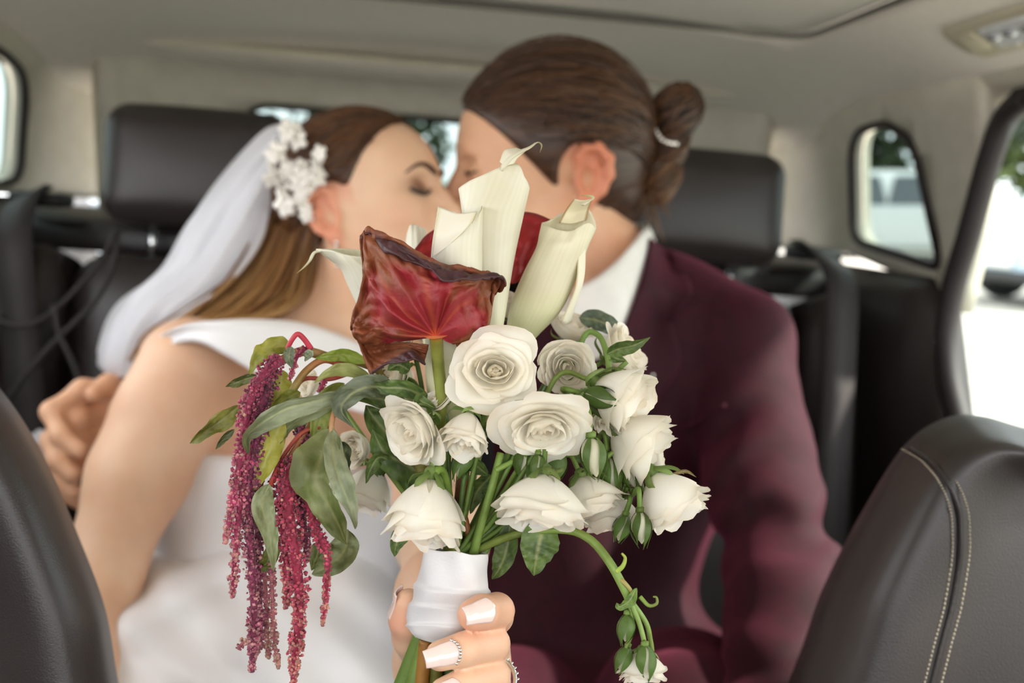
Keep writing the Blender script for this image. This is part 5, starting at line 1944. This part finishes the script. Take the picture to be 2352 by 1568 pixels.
V = V - C_F * (crump * .0038 * np.clip(vv * 1.3 - .15, 0, 1) + rad_r + fine)[..., None]
V = V + C_U * (fbm(q * 1.7 + 3, 18, 3).reshape(NU, NV) * .0020 * np.clip(vv * 1.5 - .4, 0, 1))[..., None]
red, brown, plum, vein = (np.array(lin(x)) for x in ('9e2630', '8c4f2d', '4f2f33', 'c05a38'))
edge = np.clip((vv - .36 + .12 * crump + .12 * np.sin(uu * 1.7 + .6)) / .25, 0, 1)
c = red * (1 - edge[..., None]) + brown * edge[..., None]
for vc, wid in ((8.6, .10), (6.2, .12), (4.6, .09), (10.6, .09), (11.8, .09), (2.9, .09)):
    m = np.exp(-((uu - vc - .25 * np.sin(vv * 4)) / (wid / (vv + .25))) ** 2) * np.clip(1 - vv * 1.0, 0, 1) * .75
    c = c * (1 - m[..., None]) + vein * m[..., None]
m = np.clip(1 - vv / .07, 0, 1)[..., None]
c = c * (1 - m) + np.array(lin('d05a2a')) * m
roll = np.clip((vv - .78) / .06, 0, 1) * np.clip((uu - 3.6) / .5, 0, 1) * np.clip((9.0 - uu) / .4, 0, 1)
c = c * (1 - roll[..., None]) + plum * roll[..., None]
anth = mk('anthurium', V.reshape(-1, 3), F, M_anth, bouquet, colors=np.clip(c, 0, 1).reshape(-1, 3))
anth['label'] = 'wilting dark red anthurium bloom'
solid(anth, .0008, 0)
flap = [
    [(811, 748, .470), (828, 800, .473), (850, 857, .474), (856, 853, .467)],
    [(842, 786, .476), (850, 815, .480), (876, 838, .470), (890, 834, .458)],
    [(882, 784, .480), (890, 806, .482), (912, 818, .462), (926, 832, .451)],
    [(932, 786, .475), (936, 800, .473), (944, 805, .458), (952, 826, .450)],
    [(985, 792, .462), (980, 812, .466), (974, 830, .464), (976, 838, .458)],
]
V, F = patch([[P(*q) for q in r] for r in flap], 60, 40)
uu2 = np.linspace(0, 4, 60)[:, None] * np.ones((1, 40))
vv2 = np.linspace(0, 1, 40)[None] * np.ones((60, 1))
cr2 = fbm(np.stack([uu2 * 1.5, vv2 * 3, uu2 * 0], -1).reshape(-1, 3), 9, 3).reshape(60, 40)
V = V - C_F * (cr2 * .0018)[..., None]
rl = np.clip((vv2 - .66) / .06, 0, 1)[..., None]
c = brown * (1 - rl) + plum * rl
solid(mk('folded_lobe', V.reshape(-1, 3), F, M_anth, anth, colors=np.clip(c, 0, 1).reshape(-1, 3)), .0008, 0)
sp = catmull([P(1001, 766, .4535), P(1003, 790, .4555), P(1008, 850, .460), P(1014, 920, .463), P(1010, 1060, .47), BIND], 40)
tt = np.linspace(0, 1, 40)[:, None]
cs = np.array(lin('cf5a26')) * np.clip(1 - tt * 7, 0, 1) + np.array(lin('8f8a3a')) * np.clip(1 - np.abs(tt * 7 - 1) * .8, 0, 1) + np.array(lin('7d8438')) * np.clip(tt * 7 - 1.2, 0, 1)
Vt, Ft = tube(sp, np.interp(np.linspace(0, 1, 40), [0, .03, .08, .3, 1], [.0062, .0042, .0032, .0029, .0026]), 12)
mk('stem', Vt, Ft, M_stem, anth, colors=np.repeat(np.clip(cs, 0, 1), 12, 0))
# second anthurium, behind the callas
g2 = [[(940, 590, .53), (985, 620, .525), (1030, 690, .53)], [(985, 536, .535), (1020, 590, .525), (1060, 680, .53)], [(1060, 505, .54), (1090, 570, .528), (1110, 670, .53)],
      [(1150, 490, .545), (1160, 560, .530), (1160, 655, .53)], [(1215, 488, .545), (1205, 560, .532), (1185, 648, .528)], [(1268, 505, .54), (1240, 560, .535), (1212, 640, .535)], [(1290, 540, .545), (1262, 580, .542), (1225, 640, .545)]]
V, F = patch([[P(*q) for q in r] for r in g2], 70, 40)
uu3 = np.linspace(0, 1, 70)[:, None] * np.ones((1, 40))
vv3 = np.linspace(0, 1, 40)[None] * np.ones((70, 1))
cr3 = fbm(np.stack([uu3 * 6, vv3 * 3, uu3 * 0], -1).reshape(-1, 3), 12, 3).reshape(70, 40)
V = V - C_F * (cr3 * .0022)[..., None]
c = np.array(lin('a8161d')) * np.ones((70, 40, 1))
rim3 = np.clip(1 - vv3 / .1, 0, 1)[..., None] * .6
c = c * (1 - rim3) + np.array(lin('5c1c24')) * rim3
an2 = mk('anthurium', V.reshape(-1, 3), F, M_anth, bouquet, colors=np.clip(c, 0, 1).reshape(-1, 3))
an2['label'] = 'bright red anthurium bloom'
solid(an2, .0008, 0)
mk('stem', *tube(catmull([P(1090, 660, .53), P(1085, 800, .52), P(1070, 1000, .50), BIND], 24), .003, 8), M_stem, an2, colors=np.tile(lin('7a4a30'), (192, 1)))


# ---------------------------------------------------------------- leaves
def leaf(path, width, col, col2=None, tw=0.0, fold=.25, wave=.25, seed=0, name='leaf', petiole=True, tip=1.0, curl=0.0, parent=None):
    """path of pixel/depth points along the midrib; width px; tw turns the blade about its midrib"""
    rs = np.random.RandomState(seed)
    n, m = 26, 13
    pts = catmull([P(*q) for q in path], n)
    dm = np.mean([q[2] for q in path])
    W = width / FPX * dm / 2
    T = np.gradient(pts, axis=0)
    T /= np.linalg.norm(T, axis=1)[:, None]
    S = np.cross(T, -C_F)
    S /= np.linalg.norm(S, axis=1)[:, None] + 1e-9
    N = np.cross(S, T)
    a = math.radians(tw) + np.linspace(0, curl, n)[:, None]
    S2 = S * np.cos(a) + N * np.sin(a)
    N2 = N * np.cos(a) - S * np.sin(a)
    t = np.linspace(0, 1, n)
    w_ = W * np.clip(np.sin(np.pi * np.clip(t, 0, 1) ** .75) ** .8 * (1 - .25 * t), 0.02, 1)
    w_[-1] = W * .02
    s = np.linspace(-1, 1, m)
    ph = rs.uniform(0, 6)
    g = pts[:, None] + S2[:, None] * (w_[:, None] * s[None])[..., None]
    wav = wave * W * (np.abs(s)[None] ** 1.5) * np.sin(t * 13 + ph + 1.3 * np.sign(s)[None, :].T).T[..., None] if False else None
    wv = wave * W * (np.abs(s)[None] ** 1.6) * np.sin(t[:, None] * 12 + ph + 1.4 * np.sign(s)[None]) + .10 * W * np.sin(t[:, None] * 30 + s[None] * 4 + ph) * np.abs(s)[None]
    vein = -.06 * W * np.abs(np.sin(t[:, None] * 24 - np.abs(s)[None] * 3.5)) * (np.abs(s)[None] > .05)
    g = g + N2[:, None] * ((fold * W * np.abs(s)[None] + wv + vein) * np.sin(np.clip(t, .05, 1) * math.pi)[:, None] ** .5)[..., None]
    cru = fbm(np.stack([t[:, None] * 9 + 0 * s, s[None] * 3 + 0 * t[:, None], 0 * t[:, None] + 0 * s], -1).reshape(-1, 3), seed + 90, 3).reshape(n, m)
    g = g + N2[:, None] * (cru * W * (.13 if name == 'amaranth_leaf' else .05) * np.sin(t * math.pi)[:, None])[..., None]
    c1, c2 = np.array(lin(col)), np.array(lin(col2 or col))
    nz = fbm(np.stack([t[:, None] * 6 + 0 * s, s[None] * 2 + 0 * t[:, None], 0 * t[:, None] + 0 * s], -1).reshape(-1, 3), seed + 40, 3).reshape(n, m)
    mx = np.clip(.5 + .6 * nz + .25 * np.abs(s)[None], 0, 1)[..., None]
    c = c1 * (1 - mx) + c2 * mx
    rib = np.exp(-(s / .09) ** 2)[None, :, None] * .5
    c = c * (1 - rib) + np.array(lin('c3c48c')) * rib
    side = np.exp(-((np.sin(t[:, None] * 24 - np.abs(s)[None] * 3.5)) / .22) ** 2)[..., None] * .22
    c = c * (1 - side) + np.array(lin('b9bd90')) * side
    o = mk(name, g.reshape(-1, 3), grid_faces(n, m), M_leaf, parent or bouquet, colors=np.clip(c, 0, 1).reshape(-1, 3))
    return o


def twig(pts, r0, r1, col, col2=None, name='stem', sides=8, parent=None, n=26):
    tp = catmull([P(*q) for q in pts], n)
    m = np.linspace(0, 1, n)[:, None]
    c = np.array(lin(col)) * (1 - m) + np.array(lin(col2 or col)) * m
    return mk(name, *tube(tp, np.linspace(r0, r1, n), sides), M_stem, parent or bouquet, colors=np.repeat(c, sides, 0))


# amaranth: one thick arching stem with leaves, then tassels
am = twig([(1040, 1270, .468), (960, 1050, .49), (900, 880, .505), (835, 832, .498), (760, 822, .490), (700, 806, .484), (650, 826, .478), (605, 858, .470), (588, 900, .466)], .0032, .0020, '8c8f4a', 'b07050', name='amaranth_stem')
twig([(790, 840, .492), (745, 826, .486), (705, 850, .482), (676, 890, .480), (664, 920, .480)], .0016, .0022, 'c25a4a', '9aa050', 'stalk', parent=am)
twig([(820, 850, .494), (760, 870, .486), (700, 870, .486), (670, 905, .482)], .0012, .0010, 'c25a4a', 'b04a4a', 'stalk', parent=am)
twig([(660, 800, .476), (672, 778, .474), (684, 767, .474), (698, 778, .476), (714, 800, .480)], .0012, .0014, 'e0506a', 'd2485a', 'stalk', parent=am)
twig([(760, 980, .476), (700, 990, .474), (655, 1040, .470), (628, 1095, .466), (622, 1116, .464)], .0010, .0012, 'a9503a', 'c04a40', 'stalk', parent=am)
twig([(720, 960, .480), (690, 1010, .474), (650, 1070, .470), (625, 1105, .466)], .0013, .0016, 'a07a48', 'b2503e', 'stalk', parent=am)
twig([(790, 905, .470), (772, 935, .468), (762, 970, .466), (763, 1000, .465)], .0010, .0015, 'd06a50', 'b9a070', 'stalk', parent=am)
twig([(735, 1040, .472), (720, 1075, .470), (695, 1085, .469), (680, 1078, .468)], .0010, .0009, 'a9b060', 'a9b060', 'stalk', parent=am)

LEAVES = [
    ([(790, 903, .468), (735, 918, .462), (660, 938, .456), (600, 972, .452), (566, 1005, .452), (570, 1045, .456)], 54, '6f7a58', '9aa282', 25, .55, .22, 0),
    ([(762, 985, .466), (735, 1050, .458), (728, 1110, .455), (765, 1180, .457), (796, 1250, .462)], 118, '6f7e42', '97a06a', -14, .35, .20, 0),
    ([(763, 990, .462), (766, 1050, .453), (782, 1110, .450), (806, 1165, .452), (816, 1215, .456)], 62, '8b9878', 'b2ba9c', 30, .4, .25, 0),
    ([(648, 965, .468), (625, 1020, .464), (602, 1080, .462), (584, 1128, .463)], 60, 'a5a62e', 'bdb64a', 18, .3, .15, 0),
    ([(668, 795, .482), (630, 798, .480), (595, 828, .478), (572, 862, .478)], 58, '8f9a30', 'a9a83c', -20, .3, .15, 0),
    ([(592, 862, .478), (560, 872, .478), (538, 880, .478), (518, 888, .479)], 26, '4a5426', '6b7236', 15, .4, .4, 0),
    ([(552, 930, .474), (512, 962, .472), (472, 990, .472), (436, 1018, .474)], 46, '767c34', '9a9a48', 25, .5, .4, 0),
    ([(538, 985, .474), (512, 1010, .474), (495, 1032, .475)], 18, '4f5a34', '6d7a4c', 20, .4, .3, 0),
    ([(618, 1112, .462), (602, 1160, .458), (620, 1230, .457), (628, 1312, .460)], 56, '7f8c58', 'b0ba92', 22, .45, .22, 0),
    ([(640, 1230, .466), (622, 1275, .466), (606, 1298, .468), (590, 1280, .470)], 40, '55602c', '8a9440', 10, .4, .3, 0),
    ([(915, 898, .480), (855, 888, .470), (808, 905, .464), (784, 940, .462), (812, 982, .464)], 64, '4f5c3c', '77806a', -15, .4, .28, 0),
    ([(845, 832, .494), (795, 815, .488), (755, 818, .484), (722, 822, .482)], 34, '8fae3a', 'a9bc50', 10, .3, .1, 0),
    ([(852, 868, .488), (800, 850, .480), (755, 858, .476), (722, 880, .474)], 36, 'a2ae5e', 'b9c07c', -15, .35, .2, 0),
    ([(790, 880, .482), (748, 925, .476), (730, 985, .474), (722, 1035, .475)], 58, '8a9a40', 'a3ae58', 15, .3, .15, 0),
    ([(690, 950, .482), (705, 1000, .480), (720, 1050, .480)], 46, '4f5c30', '7a8650', -15, .3, .2, 0),
    ([(650, 850, .486), (640, 900, .484), (622, 950, .482)], 56, 'a3a430', 'b3ae45', 20, .3, .15, 0),
    ([(668, 796, .474), (664, 820, .472), (672, 846, .473)], 28, '6d7c64', '8c9882', 10, .5, .2, 0),
    ([(700, 820, .476), (712, 812, .475), (700, 830, .476)], 24, '7e8c70', '9aa68c', 0, .4, .2, 0),
    ([(800, 1215, .474), (790, 1265, .474), (752, 1300, .476), (716, 1318, .478)], 76, '6d7848', '9aa478', -10, .3, .2, 0),
    ([(740, 1240, .478), (728, 1275, .478), (716, 1310, .480)], 44, '5f6e34', '8a965a', 15, .3, .2, 0),
    ([(770, 930, .474), (690, 960, .470), (640, 1010, .468), (620, 1050, .468)], 48, '7c8a5c', '98a27c', -25, .4, .25, 0),
    ([(690, 900, .476), (650, 920, .474), (620, 950, .472)], 40, '93a040', 'b0b458', 20, .3, .2, 0),
    ([(760, 1000, .470), (790, 1040, .474), (800, 1090, .478)], 54, '4c5a3c', '6d7a58', -20, .4, .2, 0),
    # rose foliage
    ([(985, 915, .480), (930, 892, .474), (880, 890, .472), (848, 880, .472)], 46, '53702a', '7d9438', 10, .3, .15, 1),
    ([(960, 960, .490), (900, 925, .484), (850, 912, .482), (800, 915, .483)], 52, '34422a', '566444', -10, .3, .2, 1),
    ([(1000, 1110, .500), (940, 1070, .494), (885, 1040, .490), (855, 985, .490)], 90, '263318', '3c4c28', 10, .3, .1, 1),
    ([(960, 1060, .500), (905, 1010, .496), (860, 960, .494), (840, 930, .494)], 80, '2c3a1e', '46562e', -15, .3, .1, 1),
    ([(900, 1060, .492), (870, 1050, .488), (850, 1080, .486), (840, 1110, .486)], 36, '3f5428', '5d7238', 20, .4, .2, 1),
    ([(1258, 1190, .462), (1240, 1240, .458), (1232, 1280, .458), (1226, 1322, .460)], 100, '44552c', '5f7142', 8, .22, .08, 1),
    ([(1172, 1200, .470), (1165, 1255, .468), (1150, 1300, .468), (1130, 1330, .470)], 60, '232e1e', '3c4834', -15, .3, .15, 1),
    ([(950, 1190, .472), (925, 1220, .470), (910, 1250, .470), (906, 1278, .471)], 46, '35511f', '54702e', 10, .3, .1, 1),
    ([(1330, 730, .545), (1370, 735, .545), (1410, 755, .545), (1440, 790, .545)], 54, '46584a', '6d7f6c', 10, .2, .1, 1),
    ([(1395, 812, .484), (1425, 800, .480), (1458, 792, .478), (1494, 774, .477)], 40, '57752c', '7d9840', -15, .35, .1, 1),
    ([(1390, 800, .492), (1410, 820, .488), (1440, 830, .486)], 36, '3f5a28', '5d7838', 20, .3, .1, 1),
    ([(1110, 1000, .468), (1130, 970, .464), (1138, 950, .464)], 26, '4c6830', '6d8a44', 20, .4, .1, 1),
    ([(1390, 925, .470), (1350, 905, .464), (1310, 912, .462)], 40, '4a652c', '6b8840', 15, .35, .15, 1),
    ([(1370, 875, .480), (1385, 895, .476), (1400, 925, .474)], 34, '7f9870', '9ab08c', -20, .4, .1, 1),
    ([(980, 905, .470), (965, 918, .462), (985, 930, .458), (1002, 938, .458)], 30, '4f6c2a', '74903a', 10, .5, .1, 1),
    ([(940, 850, .478), (915, 838, .474), (890, 850, .474)], 40, '3f5c24', '5a7834', -10, .4, .1, 1),
    ([(1180, 750, .520), (1172, 785, .518), (1165, 820, .518)], 34, '3c4f28', '5a6e3a', 10, .3, .1, 1),
    ([(1130, 1090, .490), (1095, 1130, .488), (1080, 1180, .488)], 50, '1f2a16', '34422a', 15, .3, .1, 1),
    ([(1180, 1210, .485), (1140, 1180, .482), (1110, 1130, .482)], 44, '202b18', '35442a', -15, .3, .1, 1),
    ([(1040, 1260, .474), (1030, 1220, .470), (1020, 1190, .470)], 50, '3f5530', '5d7444', 10, .3, .05, 1),
    ([(1080, 1270, .476), (1068, 1225, .472), (1072, 1180, .470)], 38, '34482a', '4f643c', -10, .3, .05, 1),
    ([(1300, 1010, .480), (1340, 1040, .476), (1390, 1020, .476)], 50, '3d5426', '587036', 10, .3, .1, 1),
    ([(1120, 1090, .478), (1080, 1060, .474), (1040, 1050, .474)], 40, '42592a', '5e7638', 20, .3, .1, 1),
    ([(1320, 1100, .490), (1380, 1130, .488), (1420, 1120, .488)], 50, '3c5228', '546c36', 10, .3, .1, 1),
    ([(1480, 1080, .484), (1520, 1090, .476), (1560, 1120, .474)], 30, '4f6c2e', '6d8a3c', 15, .4, .2, 1),
    ([(1540, 1090, .470), (1575, 1082, .468), (1600, 1096, .468)], 10, '6d5a34', '7d6a3c', 0, .3, .2, 1),
]
for k, (pth, wd, c1, c2, tw, fo, wv_, kind) in enumerate(LEAVES):
    if kind == 1 and c1 not in ('46584a', '7f9870', '6d5a34'):
        c1, c2 = '4a6330', '6b8542'
    leaf(pth, wd, c1, c2, tw, fo, wv_, seed=k, name='amaranth_leaf' if kind == 0 else 'rose_leaf')

ICO_V, ICO_F = ico(1)
LOWV = np.array([(0, 0, 1), (.9, 0, .1), (.28, .86, .1), (-.73, .53, .1), (-.73, -.53, .1), (.28, -.86, .1), (0, 0, -.9)])
LOWF = [[0, 1, 2], [0, 2, 3], [0, 3, 4], [0, 4, 5], [0, 5, 1], [6, 2, 1], [6, 3, 2], [6, 4, 3], [6, 5, 4], [6, 1, 5]]
LOWFa = np.array(LOWF)


def tassel(path, r0, r1, cols, seed, dens=1.0):
    """hanging amaranth tassel: a core covered with hundreds of tiny florets"""
    rs = np.random.RandomState(seed)
    pts = catmull([P(*q) for q in path], 60)
    seg = np.linalg.norm(np.diff(pts, axis=0), axis=1)
    ln = seg.sum()
    dm = np.mean([q[2] for q in path])
    k = dm / FPX
    T, N, B = frames(pts)
    n = int(dens * ln * math.pi * (r0 + r1) * k / (.0016 ** 2) * .9)
    t = rs.uniform(0, 1, n)
    t = np.sort(t)
    fi = t * 59
    i0 = np.minimum(fi.astype(int), 58)
    fr = (fi - i0)[:, None]
    c = pts[i0] * (1 - fr) + pts[i0 + 1] * fr
    rr = (r0 + (r1 - r0) * t) * k * (1 - .55 * np.clip((t - .9) / .1, 0, 1)) * (.55 + .45 * np.clip(t / .05, 0, 1))
    clump = 1 + .22 * np.sin(t * ln / .0045) * rs.uniform(.5, 1.2, n)
    a = rs.uniform(0, 2 * math.pi, n)
    d = np.cos(a)[:, None] * N[i0] + np.sin(a)[:, None] * B[i0]
    ctr = c + d * (rr * clump * rs.uniform(.55, 1.12, n))[:, None]
    size = rs.uniform(.0005, .00115, n)
    rot = rs.normal(size=(n, 3, 3))
    Vb = LOWV[None] * size[:, None, None] * np.array([1, 1, 1.25])
    Vb = np.einsum('nij,nkj->nki', np.linalg.qr(rot)[0], Vb) + ctr[:, None]
    Fb = (LOWFa[None] + 7 * np.arange(n)[:, None, None]).reshape(-1, 3)
    pal = np.array([lin(x) for x in cols])
    pw = np.clip(rs.normal(size=n) * .9 + t * (len(cols) - 1) * .75 + .4, 0, len(cols) - 1)
    ip = np.minimum(pw.astype(int), len(cols) - 2)
    f2 = (pw - ip)[:, None]
    col = (pal[ip] * (1 - f2) + pal[ip + 1] * f2) * rs.uniform(.9, 1.5, n)[:, None]
    core, coreF = tube(pts, (r0 + (r1 - r0) * np.linspace(0, 1, 60)) * k * .55, 7)
    V = np.concatenate([Vb.reshape(-1, 3), core])
    F = Fb.tolist() + [[q + 7 * n for q in f] for f in coreF]
    C = np.concatenate([np.repeat(np.clip(col, 0, 1), 7, 0), np.tile(pal[1], (len(core), 1))])
    return mk('amaranth_tassel', V, F, M_amar, bouquet, smooth=True, colors=C)


MAG = ['7a1c3e', 'a12a52', 'b8486a', 'c27a7c', 'c99a86']
DRK = ['571730', '7c2246', '9a3a5c', 'b06a74', 'bd8c80']
TAN = ['a8506a', 'b86f72', 'c49080', 'cfa890']
RED = ['7d1634', 'a51f44', 'b93a58', 'c46a66', 'c9947c']
TASSELS = [
    ([(645, 826, .470), (605, 862, .464), (575, 920, .460), (558, 1000, .457), (548, 1080, .456), (532, 1160, .456), (518, 1248, .458)], 23, 9, MAG),
    ([(590, 880, .468), (580, 960, .462), (566, 1060, .459), (552, 1160, .458), (540, 1270, .459), (534, 1372, .461)], 20, 9, MAG),
    ([(620, 850, .470), (602, 930, .464), (584, 1040, .461), (570, 1150, .460), (578, 1290, .460), (584, 1430, .461), (578, 1542, .463)], 24, 13, DRK),
    ([(598, 1040, .470), (594, 1180, .468), (592, 1300, .467), (598, 1440, .468), (590, 1500, .469)], 18, 9, DRK),
    ([(622, 1290, .468), (626, 1380, .468), (630, 1470, .469), (640, 1536, .470)], 9, 6, TAN),
    ([(606, 1290, .472), (612, 1400, .472), (614, 1460, .472), (616, 1512, .473)], 10, 6, TAN),
    ([(690, 1050, .468), (662, 1110, .462), (664, 1190, .459), (680, 1290, .458), (688, 1390, .459), (680, 1480, .460), (673, 1575, .462)], 33, 12, RED),
    ([(650, 1085, .468), (648, 1170, .464), (656, 1270, .463), (660, 1340, .463), (657, 1396, .464)], 20, 8, RED),
    ([(706, 1080, .468), (708, 1150, .464), (730, 1225, .463), (752, 1280, .463), (748, 1370, .465), (740, 1438, .467)], 20, 4, RED),
    ([(712, 802, .484), (690, 808, .480), (676, 835, .478), (664, 872, .478)], 9, 7, MAG),
    ([(745, 872, .480), (740, 890, .478), (736, 905, .478)], 9, 7, MAG),
    ([(690, 980, .478), (700, 1015, .476), (712, 1055, .474)], 15, 18, DRK),
    ([(700, 1060, .474), (690, 1150, .470), (700, 1230, .470), (705, 1290, .471)], 20, 10, DRK),
    ([(546, 1490, .472), (556, 1478, .472), (566, 1468, .472)], 6, 8, TAN),
]
for k, (pth, r0, r1, cl) in enumerate(TASSELS):
    tassel(pth, r0, r1, cl, k)

# ---------------------------------------------------------------- drooping rose spray on the right
br = twig([(1080, 1270, .468), (1180, 1228, .462), (1290, 1216, .458), (1352, 1236, .454), (1398, 1288, .450), (1434, 1352, .448), (1452, 1390, .447)], .0019, .0022, '76893e', '7d9a4a', name='drooping_branch')
twig([(1446, 1375, .446), (1468, 1430, .446), (1480, 1475, .446), (1482, 1500, .446)], .0012, .0011, '8aa85a', '86a050', 'stalk', parent=br)
twig([(1450, 1380, .448), (1484, 1430, .449), (1494, 1470, .450), (1498, 1495, .450)], .0012, .0011, '8aa85a', '86a050', 'stalk', parent=br)
twig([(1444, 1372, .449), (1452, 1420, .448), (1448, 1462, .448), (1432, 1500, .448)], .0011, .0009, '86a050', '7a9448', 'stalk', parent=br)
twig([(1418, 1325, .449), (1436, 1340, .446), (1452, 1362, .446), (1450, 1382, .446)], .0012, .0006, 'a89058', '9aa050', 'stalk', parent=br)
twig([(1416, 1312, .448), (1430, 1300, .447), (1436, 1282, .447), (1428, 1270, .447)], .0013, .0005, 'a3bc52', 'b0c45c', 'tendril', parent=br)
twig([(1470, 1370, .448), (1490, 1390, .446), (1508, 1386, .445), (1508, 1372, .445), (1500, 1370, .445)], .0010, .0004, '8aa850', '8a9a50', 'tendril', parent=br)
leaf([(1462, 1350, .447), (1446, 1378, .444), (1424, 1392, .444), (1416, 1384, .445)], 26, '4f6c2e', '74903e', 10, .5, .2, 70, 'rose_leaf', parent=br)
bud(1438, 1442, .447, 66, D(-.1, -1, .2), 31, .05, stem=False)
bud(1432, 1512, .448, 62, D(-.35, -.9, .2), 32, .05, stem=False)
bud(1484, 1518, .442, 74, D(.05, -1, .25), 33, .1, stem=False)
rose(1476, 1536, .450, 128, D(.05, -.97, .2), 41, .35, 2, stem=False, tall=1.15)

# loose stems between the ribbon and the blooms
twig([(1085, 1285, .464), (1100, 1220, .462), (1130, 1120, .462), (1150, 1040, .466)], .0023, .0018, '6f8a3c', '7f9a48', name='flower_stem')
twig([(1138, 1080, .462), (1180, 1058, .464), (1200, 1040, .466)], .0014, .0012, '7f9a48', '7f9a48', name='flower_stem')
twig([(1090, 1285, .466), (1075, 1220, .468), (1065, 1170, .470), (1072, 1090, .474)], .0018, .0014, '9a6a44', 'a0582e', name='flower_stem')
twig([(1100, 1285, .468), (1140, 1230, .472), (1180, 1180, .474), (1230, 1110, .474)], .0016, .0013, '6d8a3c', '6d8a3c', name='flower_stem')
twig([(990, 1130, .456), (995, 1095, .452), (1008, 1078, .454), (1022, 1095, .462), (1040, 1180, .468)], .0022, .0018, '6f9038', '7f9a44', name='flower_stem')
twig([(995, 1285, .466), (990, 1200, .468), (990, 1100, .470), (998, 1000, .470)], .0024, .0024, '8a6a34', '8f7a3a', name='flower_stem')
twig([(1300, 905, .490), (1340, 775, .50), (1372, 768, .497), (1390, 800, .490), (1398, 850, .486), (1380, 890, .482)], .0014, .0016, '6b8a42', '7f9a50', name='flower_stem')
twig([(1290, 1010, .495), (1380, 900, .490), (1420, 850, .487), (1440, 830, .486)], .0014, .0012, '5d7a38', '6f8a44', name='flower_stem')
for k in range(7):
    twig([(1330 + 10 * k, 1030 + 4 * k, .49), (1370 + 14 * k, 1060, .486), (1405 + 12 * k, 1085 + 6 * k, .482), (1420 + 10 * k, 1130, .482)], .0009, .0007, '5f7c38', '8aa058', name='flower_stem')
# cut ends below the ribbon
for (a, b_, r, c1, c2) in (((985, 1440, .468), (905, 1640, .470), .0058, '6f8a3e', '5f7c36'), ((1000, 1440, .466), (940, 1640, .462), .0062, '7f9a4a', '6a8a3e'), ((978, 1470, .455), (962, 1640, .455), .0032, '9a6a30', 'a3752f'),
                           ((1000, 1470, .458), (1000, 1640, .458), .0034, '6a6a2c', '7a7a34'), ((1040, 1460, .462), (1040, 1640, .462), .0050, '4c6a34', '5a7a3c'), ((1048, 1460, .468), (1046, 1640, .470), .0045, '42602e', '4f6e36'), ((978, 1450, .469), (918, 1640, .474), .005, '55702f', '4c6a2c')):
    m_ = tuple((np.array(a) + np.array(b_)) / 2)
    twig([a, m_, b_], r, r * 1.02, c1, c2, name='cut_stem', sides=10)

# ---------------------------------------------------------------- ribbon wrap
st_ = [(1262, 975, 1121, .0150), (1300, 966, 1121, .0155), (1345, 955, 1122, .0160), (1390, 947, 1119, .0160), (1430, 941, 1108, .0155), (1462, 944, 1096, .0148), (1484, 955, 1082, .0138)]
rays = []
for k in range(12):
    th = k * 2 * math.pi / 12
    ray = []
    for i, (v, l, r, hd) in enumerate(st_):
        uc, hw = (l + r) / 2, (r - l) / 2
        vo = 0
        if i == 0:
            vo = 8 * math.cos(th) + 4 * math.sin(3 * th) - (8 if math.sin(th) > .5 else 0) * -1
        if i >= 5:
            vo = -26 * max(0, math.cos(th)) * (i - 4) / 2 - 20 * max(0, -math.cos(th)) * (i - 4) / 2
        ray.append(P(uc + hw * math.cos(th), v + vo, .4630 - hd * math.sin(th)))
    rays.append(ray)
V, F = patch(rays, 96, 70, True)
th = np.linspace(0, 2 * math.pi, 96, endpoint=False)[:, None]
vv = np.linspace(0, 1, 70)[None]
cen_ = V.mean(0, keepdims=True)
out = V - cen_
out /= np.linalg.norm(out, axis=-1)[..., None]
step = np.zeros((96, 70))
for base, sl in ((.34, .035), (.50, .02), (.72, -.03)):              # lapped ribbon edges
    y = vv - base - sl * np.sin(th) - .03 * np.cos(th)
    step += .0015 * (1 / (1 + np.exp(-y * 180))) * np.exp(-np.clip(y, 0, 1) * 7)
wr = .0005 * np.sin(th * 5 + vv * 9) + .0007 * np.sin(th * 3 - vv * 14 + 1) * np.sin(vv * 3.1)
flat_ = -.0012 * np.abs(np.cos(th * 1.5 + .5)) ** 6
V = V + out * (step + wr + flat_)[..., None]
rb = mk('ribbon_wrap', V.reshape(-1, 3), F, M_ribbon, bouquet)
solid(rb, .0009, -1)
